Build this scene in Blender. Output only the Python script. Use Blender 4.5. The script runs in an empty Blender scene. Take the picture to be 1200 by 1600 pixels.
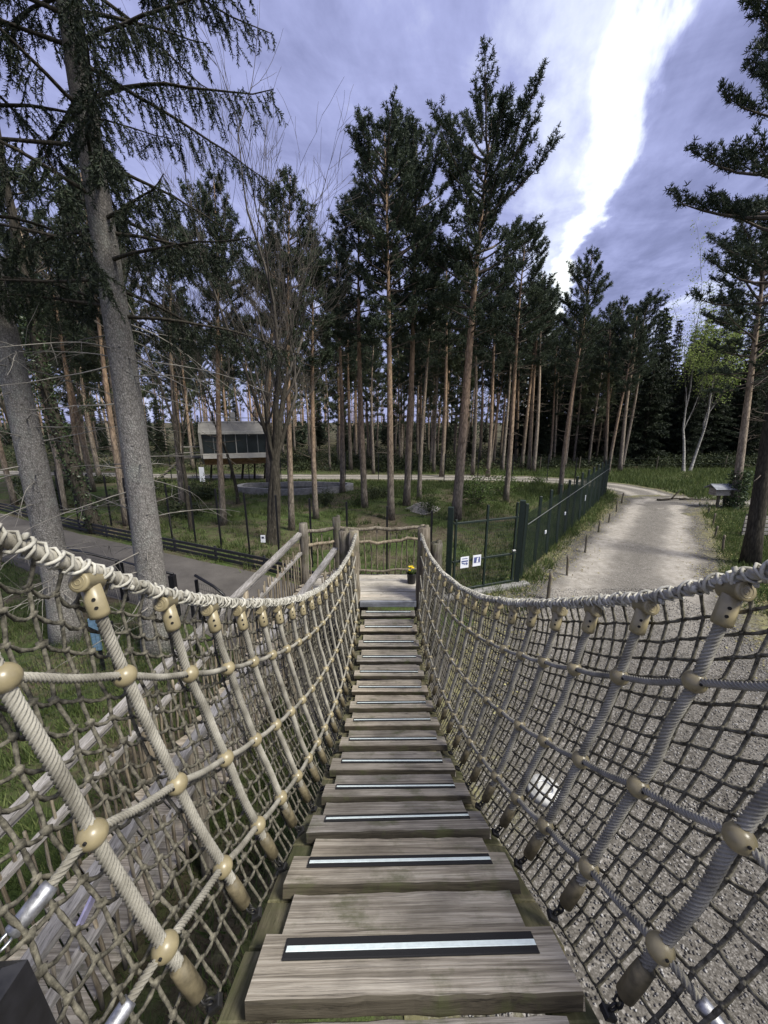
import bpy, math, random
import numpy as np
from mathutils import Vector, Matrix

random.seed(7)
RNG = np.random.default_rng(7)
SC = bpy.context.scene
COL = SC.collection
PI = math.pi

# ------------------------------------------------------------------ camera
CAM_H = 4.4
PITCH = math.radians(13.5)
cam_d = bpy.data.cameras.new('camera')
cam_d.sensor_fit = 'HORIZONTAL'
cam_d.sensor_width = 36.0
cam_d.lens = 18.0
cam_d.clip_start = 0.02
cam_d.clip_end = 2000.0
cam = bpy.data.objects.new('camera', cam_d)
cam.location = (0, 0, CAM_H)
cam.rotation_euler = (PI / 2 - PITCH, 0, 0)
COL.objects.link(cam)
SC.camera = cam
SC.render.resolution_x = 768
SC.render.resolution_y = 1024

# ------------------------------------------------------------------ world
SUN_DIR = Vector((0.55, -0.35, 0.85)).normalized()
SUN_EL = math.asin(SUN_DIR.z)
SUN_AZ = math.atan2(SUN_DIR.x, SUN_DIR.y)
world = bpy.data.worlds.new('World')
SC.world = world
world.use_nodes = True


def build_world():
    nt = world.node_tree
    N, L = nt.nodes, nt.links
    N.clear()
    out = N.new('ShaderNodeOutputWorld')
    sky = N.new('ShaderNodeTexSky')
    sky.sky_type = 'NISHITA'
    sky.sun_disc = False
    sky.sun_elevation = SUN_EL
    sky.sun_rotation = SUN_AZ
    bg_sky = N.new('ShaderNodeBackground')
    bg_sky.inputs['Strength'].default_value = 0.1
    L.new(sky.outputs[0], bg_sky.inputs['Color'])
    tc = N.new('ShaderNodeTexCoord')
    sep = N.new('ShaderNodeSeparateXYZ')
    L.new(tc.outputs['Generated'], sep.inputs[0])

    def M(op, a, b=None, c=None, clamp=False):
        m = N.new('ShaderNodeMath')
        m.operation = op
        m.use_clamp = clamp
        for i, v in enumerate((a, b, c)):
            if v is None:
                continue
            if isinstance(v, (int, float)):
                m.inputs[i].default_value = v
            else:
                L.new(v, m.inputs[i])
        return m.outputs[0]
    zz = M('MAXIMUM', sep.outputs[2], 0.07)
    px = M('DIVIDE', sep.outputs[0], zz)
    py = M('DIVIDE', sep.outputs[1], zz)
    # cloud streets: d runs across the streaks, s along them
    d = M('SUBTRACT', px, M('MULTIPLY_ADD', py, 0.338, 0.159))
    s = M('ADD', M('MULTIPLY', py, 0.95), M('MULTIPLY', px, 0.32))
    cmb = N.new('ShaderNodeCombineXYZ')
    L.new(M('MULTIPLY', d, 1.0), cmb.inputs[0])
    L.new(M('MULTIPLY', s, 0.42), cmb.inputs[1])
    n1 = N.new('ShaderNodeTexNoise')
    n1.inputs['Scale'].default_value = 2.3
    n1.inputs['Detail'].default_value = 7
    n1.inputs['Roughness'].default_value = 0.55
    n1.inputs['Distortion'].default_value = 0.25
    L.new(cmb.outputs[0], n1.inputs['Vector'])
    n2 = N.new('ShaderNodeTexNoise')
    n2.inputs['Scale'].default_value = 5.5
    n2.inputs['Detail'].default_value = 6
    n2.inputs['Roughness'].default_value = 0.6
    L.new(cmb.outputs[0], n2.inputs['Vector'])
    dd = M('ADD', d, M('MULTIPLY', M('SUBTRACT', n1.outputs[0], 0.5), 0.7))
    t = M('DIVIDE', M('ADD', dd, 2.0), 5.0, clamp=True)
    ramp = N.new('ShaderNodeValToRGB')
    cr = ramp.color_ramp
    cr.interpolation = 'EASE'
    # position = (d + 2) / 5
    pts = [(0.0, 0.42), (0.16, 0.38), (0.245, 0.34), (0.30, 0.46), (0.345, 0.50), (0.378, 0.64), (0.402, 0.66), (0.415, 0.98), (0.424, 1.0),
           (0.440, 0.36), (0.50, 0.22), (0.57, 0.28), (0.64, 0.58), (0.74, 0.48), (1.0, 0.5)]
    while len(cr.elements) > 1:
        cr.elements.remove(cr.elements[-1])
    cr.elements[0].position = pts[0][0]
    cr.elements[0].color = (pts[0][1],) * 3 + (1,)
    for p, v in pts[1:]:
        e = cr.elements.new(p)
        e.color = (v, v, v, 1)
    L.new(t, ramp.inputs[0])
    flat = N.new('ShaderNodeCombineXYZ')
    L.new(px, flat.inputs[0])
    L.new(py, flat.inputs[1])
    n3 = N.new('ShaderNodeTexNoise')
    n3.inputs['Scale'].default_value = 2.6
    n3.inputs['Detail'].default_value = 8
    n3.inputs['Roughness'].default_value = 0.58
    n3.inputs['Distortion'].default_value = 0.5
    L.new(flat.outputs[0], n3.inputs['Vector'])
    lump = M('MULTIPLY', M('SUBTRACT', n3.outputs[0], 0.5), 0.62)
    val = M('ADD', M('ADD', ramp.outputs[0], lump), M('MULTIPLY', M('SUBTRACT', n2.outputs[0], 0.5), 0.5), clamp=True)
    ramp2 = N.new('ShaderNodeValToRGB')
    c2 = ramp2.color_ramp
    c2.elements[0].position = 0.0
    c2.elements[0].color = (0.150, 0.165, 0.300, 1)
    c2.elements[1].position = 1.0
    c2.elements[1].color = (1.05, 1.10, 1.06, 1)
    for p, c in ((0.22, (0.225, 0.245, 0.44)), (0.45, (0.36, 0.39, 0.66)), (0.68, (0.63, 0.68, 0.88))):
        e = c2.elements.new(p)
        e.color = c + (1,)
    L.new(val, ramp2.inputs[0])
    bg_cl = N.new('ShaderNodeBackground')
    bg_cl.inputs['Strength'].default_value = 0.74
    L.new(ramp2.outputs[0], bg_cl.inputs['Color'])
    mix = N.new('ShaderNodeMixShader')
    mix.inputs[0].default_value = 0.93
    L.new(bg_sky.outputs[0], mix.inputs[1])
    L.new(bg_cl.outputs[0], mix.inputs[2])
    L.new(mix.outputs[0], out.inputs['Surface'])


build_world()
sun_d = bpy.data.lights.new('sun', 'SUN')
sun_d.energy = 3.6
sun_d.angle = math.radians(18)
sun_d.color = (1.0, 0.96, 0.88)
sun = bpy.data.objects.new('sun', sun_d)
sun.rotation_euler = (-SUN_DIR).to_track_quat('-Z', 'Y').to_euler()
COL.objects.link(sun)
SC.view_settings.view_transform = 'Standard'
SC.view_settings.look = 'None'
SC.view_settings.exposure = 0.75
SC.view_settings.gamma = 1.0
SC.view_settings.use_curve_mapping = False
SC.cycles.max_bounces = 5
SC.cycles.diffuse_bounces = 3
SC.cycles.glossy_bounces = 2
SC.cycles.transmission_bounces = 3
SC.cycles.transparent_max_bounces = 6
SC.cycles.caustics_reflective = False
SC.cycles.caustics_refractive = False


# ------------------------------------------------------------------ pixel helpers
def ray(x, y):
    u = (x - 600) / 600.0
    v = (y - 800) / 600.0
    s, c = math.sin(PITCH), math.cos(PITCH)
    return u, c - v * s, -(s + v * c)


def G(x, y, z=0.0):
    """point where the sight line of photo pixel x, y meets the level z"""
    u, w, d = ray(x, y)
    t = (CAM_H - z) / -d
    return np.array([u * t, w * t, z])


def AT(x, y, Y):
    """point on the sight line of photo pixel x, y at distance Y ahead"""
    u, w, d = ray(x, y)
    t = Y / w
    return np.array([u * t, Y, CAM_H + d * t])


# ------------------------------------------------------------------ materials
MATS = {}


class NT:
    def __init__(self, name):
        m = bpy.data.materials.new(name)
        m.use_nodes = True
        self.m, self.t = m, m.node_tree
        self.N, self.L = self.t.nodes, self.t.links
        self.b = self.N['Principled BSDF']
        self.tc = self.N.new('ShaderNodeTexCoord')
        self.oi = None

    def mapv(self, scale=(1, 1, 1), coord='Object', rnd=False, rot=(0, 0, 0)):
        mp = self.N.new('ShaderNodeMapping')
        mp.inputs['Scale'].default_value = scale
        mp.inputs['Rotation'].default_value = rot
        self.L.new(self.tc.outputs[coord], mp.inputs['Vector'])
        if rnd:
            o = self.info()
            ml = self.N.new('ShaderNodeVectorMath')
            ml.operation = 'SCALE'
            ml.inputs[0].default_value = (37.1, 53.7, 21.3)
            self.L.new(o.outputs['Random'], ml.inputs['Scale'])
            self.L.new(ml.outputs[0], mp.inputs['Location'])
        return mp.outputs[0]

    def info(self):
        if self.oi is None:
            self.oi = self.N.new('ShaderNodeObjectInfo')
        return self.oi

    def noise(self, vec, scale, detail=4, rough=0.55, dist=0.0):
        n = self.N.new('ShaderNodeTexNoise')
        n.inputs['Scale'].default_value = scale
        n.inputs['Detail'].default_value = detail
        n.inputs['Roughness'].default_value = rough
        n.inputs['Distortion'].default_value = dist
        self.L.new(vec, n.inputs['Vector'])
        return n.outputs[0]

    def voro(self, vec, scale, feature='F1', out='Distance'):
        n = self.N.new('ShaderNodeTexVoronoi')
        n.feature = feature
        n.inputs['Scale'].default_value = scale
        self.L.new(vec, n.inputs['Vector'])
        return n.outputs[out]

    def ramp(self, fac, pts, interp='LINEAR'):
        r = self.N.new('ShaderNodeValToRGB')
        cr = r.color_ramp
        cr.interpolation = interp
        cr.elements[0].position, cr.elements[1].position = pts[0][0], pts[-1][0]
        cr.elements[0].color = tuple(pts[0][1]) + (1,)
        cr.elements[1].color = tuple(pts[-1][1]) + (1,)
        for p, c in pts[1:-1]:
            e = cr.elements.new(p)
            e.color = tuple(c) + (1,)
        self.L.new(fac, r.inputs[0])
        return r.outputs[0]

    def val(self, fac, p0, p1, v0=0.0, v1=1.0):
        r = self.N.new('ShaderNodeMapRange')
        r.inputs[1].default_value, r.inputs[2].default_value = p0, p1
        r.inputs[3].default_value, r.inputs[4].default_value = v0, v1
        self.L.new(fac, r.inputs[0])
        return r.outputs[0]

    def mix(self, fac, a, b, mode='MIX'):
        x = self.N.new('ShaderNodeMix')
        x.data_type = 'RGBA'
        x.blend_type = mode
        for i, v in ((0, fac), (6, a), (7, b)):
            if isinstance(v, (int, float)):
                x.inputs[i].default_value = v
            elif isinstance(v, tuple):
                x.inputs[i].default_value = v + (1,)
            else:
                self.L.new(v, x.inputs[i])
        return x.outputs[2]

    def math(self, op, a, b=None):
        m = self.N.new('ShaderNodeMath')
        m.operation = op
        for i, v in enumerate((a, b)):
            if v is None:
                continue
            if isinstance(v, (int, float)):
                m.inputs[i].default_value = v
            else:
                self.L.new(v, m.inputs[i])
        return m.outputs[0]

    def bump(self, h, strength=0.4, dist=0.01, prev=None):
        b = self.N.new('ShaderNodeBump')
        b.inputs['Strength'].default_value = strength
        b.inputs['Distance'].default_value = dist
        self.L.new(h, b.inputs['Height'])
        if prev is not None:
            self.L.new(prev, b.inputs['Normal'])
        return b.outputs[0]

    def done(self, color=None, rough=0.8, metal=0.0, normal=None, spec=0.3):
        if color is not None:
            if isinstance(color, tuple):
                self.b.inputs['Base Color'].default_value = color + (1,)
            else:
                self.L.new(color, self.b.inputs['Base Color'])
        if isinstance(rough, (int, float)):
            self.b.inputs['Roughness'].default_value = rough
        else:
            self.L.new(rough, self.b.inputs['Roughness'])
        self.b.inputs['Metallic'].default_value = metal
        self.b.inputs['Specular IOR Level'].default_value = spec
        if normal is not None:
            self.L.new(normal, self.b.inputs['Normal'])
        return self.m


def mat_wood(name, dark, mid, light, moss=0.0, axis=0, grain=(1.6, 26, 26), rnd=True):
    k = NT(name)
    sc = list(grain)
    if axis == 1:
        sc = [grain[1], grain[0], grain[2]]
    elif axis == 2:
        sc = [grain[1], grain[2], grain[0]]
    v = k.mapv(tuple(sc), rnd=rnd)
    n = k.noise(v, 1.0, 8, 0.65, 1.2)
    col = k.ramp(n, [(0.28, dark), (0.46, mid), (0.62, light), (0.8, mid)])
    v2 = k.mapv(tuple(x * 3.4 if x > 5 else x * 2.6 for x in sc), rnd=rnd)
    fine = k.noise(v2, 1.0, 8, 0.75, 0.6)
    crack = k.ramp(fine, [(0.34, (0.16, 0.16, 0.16)), (0.47, (1, 1, 1))])
    col = k.mix(0.75, col, crack, 'MULTIPLY')
    v3 = k.mapv((2.4, 2.4, 2.4), rnd=rnd)
    blot = k.noise(v3, 1.5, 5, 0.6)
    col = k.mix(k.val(blot, 0.45, 0.75, 0, 0.55), col, tuple(c * 0.5 for c in dark))
    kn = k.voro(k.mapv((3.1, 6.5, 6.5) if axis == 0 else (5, 5, 5), rnd=rnd), 1.0)
    col = k.mix(k.val(kn, 0.03, 0.10, 0.8, 0.0), col, tuple(c * 0.4 for c in dark))
    hue = k.ramp(k.info().outputs['Random'], [(0.0, (0.70, 0.70, 0.72)), (0.5, (0.95, 0.93, 0.88)), (1.0, (1.12, 1.06, 0.98))])
    col = k.mix(1.0, col, hue, 'MULTIPLY')
    if moss > 0:
        mn = k.noise(k.mapv((5, 5, 5), 'Object', rnd=True), 1.0, 6, 0.7)
        col = k.mix(k.val(mn, 0.55 - 0.2 * moss, 0.75, 0, 0.85), col, (0.060, 0.072, 0.022))
    bm = k.bump(n, 0.5, 0.004)
    bm = k.bump(fine, 0.8, 0.003, bm)
    return k.done(col, 0.78, 0, bm, 0.25)


def mat_plain(name, c, rough=0.5, metal=0.0, var=0.15, scale=20, bump=0.0, spec=0.4):
    k = NT(name)
    n = k.noise(k.mapv((1, 1, 1), rnd=True), scale, 5, 0.6)
    col = k.ramp(n, [(0.3, tuple(x * (1 - var * 1.6) for x in c)), (0.7, tuple(min(1, x * (1 + var)) for x in c))])
    nm = k.bump(n, bump, 0.004) if bump else None
    rr = k.val(n, 0.2, 0.8, max(0.05, rough - 0.12), min(1, rough + 0.15))
    return k.done(col, rr, metal, nm, spec)


def mat_rope(name, dark, light, scale=1.0, mottle=9):
    k = NT(name)
    v = k.mapv((1, 1, 1))
    n = k.noise(v, mottle * scale, 5, 0.6)
    f = k.noise(v, 420 * scale, 3, 0.7)
    col = k.ramp(n, [(0.30, dark), (0.66, light)])
    col = k.mix(0.5, col, k.ramp(f, [(0.32, (0.45, 0.45, 0.45)), (0.65, (1.15, 1.15, 1.15))]), 'MULTIPLY')
    return k.done(col, 0.92, 0, k.bump(f, 0.5, 0.002), 0.15)


def mat_bark(name, low, low_d, up, up_d, z0, z1, sc=(9, 9, 2.2), lichen=0.0):
    k = NT(name)
    v = k.mapv(sc, rnd=True)
    n = k.noise(v, 1.0, 7, 0.68, 0.8)
    vo = k.voro(k.mapv((sc[0] * 1.3, sc[1] * 1.3, sc[2] * 1.4), rnd=True), 1.0, 'DISTANCE_TO_EDGE')
    pl = k.val(vo, 0.0, 0.22, 0.35, 1.0)
    c_low = k.ramp(n, [(0.3, low_d), (0.68, low)])
    c_up = k.ramp(n, [(0.3, up_d), (0.68, up)])
    sep = k.N.new('ShaderNodeSeparateXYZ')
    k.L.new(k.tc.outputs['Object'], sep.inputs[0])
    hz = k.math('ADD', sep.outputs[2], k.math('MULTIPLY', n, 3.0))
    col = k.mix(k.val(hz, z0, z1), c_low, c_up)
    if lichen:
        ln = k.noise(k.mapv((3, 3, 3), rnd=True), 1.2, 6, 0.7)
        col = k.mix(k.val(ln, 0.5, 0.68, 0, lichen), col, (0.30, 0.31, 0.27))
    col = k.mix(0.7, col, pl, 'MULTIPLY')
    bm = k.bump(n, 0.8, 0.03)
    bm = k.bump(vo, 0.5, 0.02, bm)
    return k.done(col, 0.9, 0, bm, 0.15)


def mat_leaf(name, c0, c1, c2, scale=0.9, trans=0.25, rough=0.6):
    k = NT(name)
    g = k.N.new('ShaderNodeNewGeometry')
    n = k.noise(k.mapv((1, 1, 1), rnd=True), scale, 3, 0.6)
    r = k.math('ADD', k.math('MULTIPLY', n, 0.65), k.math('MULTIPLY', g.outputs['Random Per Island'], 0.35))
    col = k.ramp(r, [(0.28, c0), (0.5, c1), (0.74, c2)])
    m = k.done(col, rough, 0, None, 0.25)
    if trans:
        tr = k.N.new('ShaderNodeBsdfTranslucent')
        k.L.new(col, tr.inputs['Color'])
        mx = k.N.new('ShaderNodeMixShader')
        mx.inputs[0].default_value = trans
        k.L.new(k.b.outputs[0], mx.inputs[1])
        k.L.new(tr.outputs[0], mx.inputs[2])
        k.L.new(mx.outputs[0], k.N['Material Output'].inputs['Surface'])
    return m


def make_materials():
    M = MATS
    M['plank'] = mat_wood('plank_wood', (0.10, 0.087, 0.069), (0.30, 0.268, 0.218), (0.52, 0.48, 0.41), moss=0.10, grain=(1.3, 44, 44))
    M['plank_edge_shade'] = mat_wood('plank_edge_shade_wood', (0.022, 0.019, 0.013), (0.055, 0.047, 0.033), (0.095, 0.083, 0.06), moss=0.15)  # algae-stained edge wood, darkened further to paint the shade between planks
    M['bearer'] = mat_wood('bearer_wood', (0.06, 0.055, 0.035), (0.14, 0.125, 0.08), (0.22, 0.20, 0.13), moss=0.9, axis=1)
    M['landing'] = mat_wood('landing_wood', (0.22, 0.20, 0.17), (0.42, 0.395, 0.345), (0.56, 0.53, 0.48), moss=0.0)
    M['sill'] = mat_wood('sill_wood', (0.10, 0.11, 0.13), (0.20, 0.22, 0.26), (0.30, 0.33, 0.38))
    M['post'] = mat_wood('post_wood', (0.085, 0.072, 0.052), (0.20, 0.175, 0.135), (0.34, 0.31, 0.25), moss=0.15, axis=2)
    M['oldpost'] = mat_wood('old_post_wood', (0.04, 0.034, 0.026), (0.115, 0.10, 0.078), (0.22, 0.20, 0.165), moss=0.4, axis=2)
    M['rail'] = mat_wood('rail_wood', (0.13, 0.12, 0.105), (0.29, 0.275, 0.25), (0.44, 0.42, 0.39), axis=1)
    M['stick'] = mat_wood('stick_wood', (0.06, 0.05, 0.036), (0.17, 0.145, 0.105), (0.30, 0.27, 0.21), axis=2)
    M['rope'] = mat_rope('rope_fibre', (0.145, 0.135, 0.108), (0.37, 0.352, 0.295))
    M['toprope'] = mat_rope('top_rope_fibre', (0.20, 0.185, 0.145), (0.50, 0.475, 0.40), 1.6)
    M['net'] = mat_rope('net_cord', (0.030, 0.028, 0.021), (0.20, 0.186, 0.142), 0.5, 110)
    M['lash'] = mat_rope('lashing_cord', (0.22, 0.21, 0.17), (0.58, 0.56, 0.48), 1.6)
    M['bead'] = mat_plain('bead_plastic', (0.255, 0.215, 0.122), 0.33, var=0.18, scale=14, spec=0.5)
    M['sleeve'] = mat_plain('sleeve_plastic', (0.13, 0.108, 0.062), 0.6, var=0.35, scale=30)
    M['hole'] = mat_plain('hole_dark', (0.012, 0.011, 0.009), 0.8)
    M['alu'] = mat_plain('aluminium', (0.34, 0.345, 0.36), 0.48, 0.85, var=0.3, scale=60, bump=0.15)
    M['steel'] = mat_plain('galvanised_steel', (0.45, 0.46, 0.47), 0.35, 0.9)
    M['chain'] = mat_plain('dark_chain', (0.035, 0.034, 0.032), 0.5, 0.6)
    M['grip'] = mat_plain('grip_black', (0.012, 0.012, 0.013), 0.9, var=0.3, scale=300, bump=0.4)
    M['grip_white'] = mat_plain('grip_white', (0.66, 0.74, 0.72), 0.7, var=0.08, scale=40)
    M['blackpost'] = mat_plain('black_coated_steel', (0.010, 0.010, 0.012), 0.42, var=0.3, scale=30)
    M['green_steel'] = mat_plain('dark_green_steel', (0.012, 0.022, 0.017), 0.45, var=0.2)
    M['wire_green'] = mat_plain('dark_green_wire', (0.014, 0.028, 0.018), 0.5)
    M['wire_grey'] = mat_plain('grey_wire', (0.20, 0.21, 0.20), 0.5, 0.5)
    M['edge_black'] = mat_plain('black_edging', (0.022, 0.023, 0.024), 0.6, var=0.3)
    M['paper'] = mat_plain('white_sign', (0.72, 0.74, 0.77), 0.5, var=0.04)
    M['print'] = mat_plain('blue_print', (0.10, 0.12, 0.27), 0.5, var=0.5, scale=60)
    M['print_dark'] = mat_plain('dark_print', (0.03, 0.03, 0.06), 0.5)
    M['sign_blue'] = mat_plain('blue_grey_sign', (0.10, 0.17, 0.24), 0.5)
    M['sign_violet'] = mat_plain('violet_sign', (0.36, 0.34, 0.50), 0.5)
    M['concrete'] = mat_plain('grey_concrete', (0.24, 0.235, 0.22), 0.9, var=0.25, scale=6, bump=0.3)
    M['pale_stone'] = mat_plain('pale_stone', (0.42, 0.42, 0.39), 0.8, var=0.3, scale=9, bump=0.3)
    M['pond'] = mat_plain('pond_water', (0.02, 0.024, 0.02), 0.12, var=0.2, scale=2)
    M['cabin'] = mat_plain('cabin_plaster', (0.22, 0.21, 0.185), 0.85, var=0.15, scale=3)
    M['cabin_white'] = mat_plain('cabin_white', (0.40, 0.385, 0.34), 0.7, var=0.12, scale=5)
    M['cabin_wood'] = mat_plain('cabin_underside', (0.22, 0.13, 0.055), 0.8, var=0.3, scale=5)
    M['glass'] = mat_plain('dark_glass', (0.02, 0.026, 0.028), 0.06, var=0.2, scale=2, spec=0.6)
    M['pot'] = mat_plain('black_pot', (0.012, 0.012, 0.013), 0.4)
    M['petal'] = mat_plain('yellow_petal', (0.72, 0.53, 0.02), 0.6)
    M['bolt'] = mat_plain('pale_bolt', (0.45, 0.60, 0.70), 0.4, 0.4)
    # bark and leaves
    M['pine_bark'] = mat_bark('pine_bark', (0.29, 0.25, 0.20), (0.10, 0.084, 0.065), (0.46, 0.33, 0.22), (0.24, 0.155, 0.095), 3.0, 8.0)
    M['pale_pine_bark'] = mat_bark('pale_pine_bark', (0.32, 0.28, 0.23), (0.12, 0.10, 0.08), (0.50, 0.40, 0.29), (0.28, 0.21, 0.145), 3.0, 9.0)
    M['spruce_bark'] = mat_bark('spruce_bark', (0.37, 0.35, 0.315), (0.12, 0.11, 0.096), (0.15, 0.13, 0.105), (0.05, 0.043, 0.035), 6.0, 12.0, (26, 26, 15), 0.6)
    M['dark_bark'] = mat_bark('dark_bark', (0.085, 0.075, 0.056), (0.028, 0.025, 0.019), (0.075, 0.066, 0.05), (0.026, 0.023, 0.018), 3.0, 9.0, (12, 12, 2.5))
    M['birch_bark'] = mat_bark('birch_bark', (0.62, 0.60, 0.54), (0.14, 0.13, 0.11), (0.50, 0.47, 0.40), (0.14, 0.12, 0.1), 3.0, 9.0, (3, 3, 9))
    M['limb_bark'] = mat_plain('limb_bark', (0.10, 0.08, 0.06), 0.9, var=0.4, scale=4)
    M['twig'] = mat_plain('bare_twig', (0.085, 0.074, 0.06), 0.9, var=0.3, scale=3)
    M['pale_twig'] = mat_plain('dead_pale_twig', (0.22, 0.205, 0.175), 0.9, var=0.4, scale=3)
    M['needle'] = mat_leaf('pine_needles', (0.022, 0.032, 0.020), (0.046, 0.064, 0.038), (0.088, 0.112, 0.064))
    M['needle_pale'] = mat_leaf('pale_pine_needles', (0.048, 0.062, 0.032), (0.090, 0.110, 0.058), (0.15, 0.17, 0.095))
    M['spruce_needle'] = mat_leaf('spruce_needles', (0.010, 0.015, 0.009), (0.021, 0.030, 0.016), (0.042, 0.056, 0.028))
    M['birch_leaf'] = mat_leaf('fresh_birch_leaf', (0.12, 0.17, 0.04), (0.23, 0.30, 0.075), (0.36, 0.42, 0.13), trans=0.4)
    M['bush_leaf'] = mat_leaf('bush_leaf', (0.035, 0.060, 0.017), (0.075, 0.12, 0.030), (0.16, 0.21, 0.06), trans=0.35)
    M['bramble_leaf'] = mat_leaf('bramble_leaf', (0.018, 0.028, 0.012), (0.038, 0.052, 0.020), (0.075, 0.085, 0.035), trans=0.2)
    M['ivy'] = mat_leaf('ivy_leaf', (0.014, 0.024, 0.010), (0.032, 0.052, 0.020), (0.085, 0.115, 0.055), trans=0.15, rough=0.4)
    M['grass'] = mat_leaf('grass_blade', (0.040, 0.062, 0.020), (0.082, 0.115, 0.034), (0.175, 0.205, 0.075), scale=1.3, trans=0.35)
    M['litter'] = mat_leaf('leaf_litter', (0.14, 0.115, 0.05), (0.24, 0.21, 0.085), (0.36, 0.34, 0.15), scale=2, trans=0.1)
    M['stone_chip'] = mat_leaf('gravel_stone', (0.05, 0.046, 0.04), (0.13, 0.122, 0.108), (0.40, 0.39, 0.36), scale=40, trans=0.0, rough=0.85)
    # ground
    k = NT('forest_ground')
    v = k.mapv((1, 1, 1))
    a = k.noise(v, 0.35, 6, 0.62, 0.6)
    b = k.noise(v, 7.0, 8, 0.7)
    c = k.noise(v, 55.0, 4, 0.7)
    dirt = k.ramp(b, [(0.3, (0.045, 0.036, 0.024)), (0.5, (0.105, 0.086, 0.058)), (0.72, (0.19, 0.165, 0.115))])
    green = k.ramp(b, [(0.28, (0.026, 0.042, 0.013)), (0.5, (0.055, 0.082, 0.024)), (0.75, (0.11, 0.135, 0.045))])
    col = k.mix(k.val(k.math('ADD', a, k.math('MULTIPLY', b, 0.5)), 0.66, 0.82), dirt, green)
    col = k.mix(0.6, col, k.ramp(c, [(0.3, (0.5, 0.5, 0.5)), (0.7, (1.2, 1.2, 1.2))]), 'MULTIPLY')
    bm = k.bump(b, 0.8, 0.06)
    sep = k.N.new('ShaderNodeSeparateXYZ')
    k.L.new(k.tc.outputs['Object'], sep.inputs[0])
    floor = k.ramp(b, [(0.3, (0.030, 0.028, 0.016)), (0.5, (0.066, 0.060, 0.034)), (0.75, (0.12, 0.105, 0.065))])
    far = k.val(k.math('ADD', sep.outputs[1], k.math('MULTIPLY', a, 8.0)), 36.0, 41.0)
    col = k.mix(k.math('MULTIPLY', far, 0.9), col, floor)
    M['ground'] = k.done(col, 0.95, 0, k.bump(c, 0.6, 0.02, bm), 0.1)
    k = NT('gravel')
    v = k.mapv((1, 1, 1))
    vc = k.voro(v, 46.0, 'F1', 'Color')
    vd = k.voro(v, 46.0, 'F1', 'Distance')
    vf = k.voro(v, 110.0, 'F1', 'Color')
    sh = k.N.new('ShaderNodeSeparateColor')
    k.L.new(vc, sh.inputs[0])
    sf = k.N.new('ShaderNodeSeparateColor')
    k.L.new(vf, sf.inputs[0])
    st = k.ramp(sh.outputs[0], [(0.0, (0.045, 0.041, 0.035)), (0.45, (0.105, 0.097, 0.083)), (0.8, (0.21, 0.197, 0.175)), (1.0, (0.45, 0.43, 0.40))])
    fi = k.ramp(sf.outputs[0], [(0.0, (0.055, 0.05, 0.043)), (0.6, (0.135, 0.126, 0.108)), (1.0, (0.31, 0.295, 0.27))])
    big = k.noise(v, 0.8, 6, 0.65)
    col = k.mix(k.val(big, 0.35, 0.65), st, fi)
    col = k.mix(0.55, col, k.ramp(k.noise(v, 1.6, 6, 0.65), [(0.3, (0.38, 0.365, 0.33)), (0.7, (1.0, 0.98, 0.95))]), 'MULTIPLY')
    col = k.mix(k.val(vd, 0.35, 0.75, 0, 0.55), col, (0.03, 0.027, 0.022))
    at = k.N.new('ShaderNodeAttribute')
    at.attribute_name = 'across'
    wob = k.noise(v, 0.9, 5, 0.6)
    ac = k.math('ADD', at.outputs['Fac'], k.math('MULTIPLY', k.math('SUBTRACT', wob, 0.5), 0.35))
    trk = k.ramp(ac, [(0.0, (0.22, 0.22, 0.22)), (0.20, (0.35, 0.35, 0.35)), (0.36, (1, 1, 1)), (0.50, (1, 1, 1)), (0.68, (0, 0, 0)), (1.0, (0, 0, 0))])
    sep = k.N.new('ShaderNodeSeparateXYZ')
    k.L.new(k.tc.outputs['Object'], sep.inputs[0])
    trk = k.math('MULTIPLY', k.val(sep.outputs[1], 6.0, 10.0, 0.10, 0.78), trk)
    fl = k.noise(v, 70, 5, 0.75)
    pale = k.mix(0.8, k.ramp(fl, [(0.3, (0.20, 0.18, 0.155)), (0.7, (0.54, 0.51, 0.45))]), k.ramp(k.noise(v, 4.5, 7, 0.72), [(0.32, (0.55, 0.52, 0.46)), (0.62, (1.1, 1.1, 1.08))]), 'MULTIPLY')
    col = k.mix(trk, col, pale)
    edge = k.noise(v, 5, 6, 0.7)
    ed = k.val(k.math('ADD', ac, k.math('MULTIPLY', k.math('SUBTRACT', edge, 0.5), 0.9)), 0.72, 1.0)
    col = k.mix(k.math('MULTIPLY', ed, 0.8), col, k.ramp(edge, [(0.3, (0.07, 0.062, 0.03)), (0.55, (0.17, 0.16, 0.07)), (0.75, (0.26, 0.25, 0.12))]))
    M['gravel'] = k.done(col, 0.92, 0, k.bump(vd, -0.9, 0.012), 0.2)
    k = NT('wheel_track_gravel')
    v = k.mapv((1, 1, 1))
    n = k.noise(v, 2.2, 7, 0.7)
    f = k.noise(v, 60, 5, 0.75)
    col = k.ramp(n, [(0.3, (0.26, 0.24, 0.205)), (0.7, (0.42, 0.395, 0.35))])
    col = k.mix(0.7, col, k.ramp(f, [(0.3, (0.5, 0.5, 0.5)), (0.7, (1.2, 1.2, 1.2))]), 'MULTIPLY')
    M['track'] = k.done(col, 0.95, 0, k.bump(f, 0.6, 0.012), 0.15)
    k = NT('asphalt')
    v = k.mapv((1, 1, 1))
    n = k.noise(v, 1.1, 6, 0.6)
    f = k.noise(v, 90, 4, 0.7)
    col = k.ramp(n, [(0.3, (0.070, 0.064, 0.057)), (0.7, (0.120, 0.110, 0.098))])
    col = k.mix(0.6, col, k.ramp(f, [(0.3, (0.55, 0.55, 0.55)), (0.7, (1.25, 1.25, 1.25))]), 'MULTIPLY')
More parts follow.
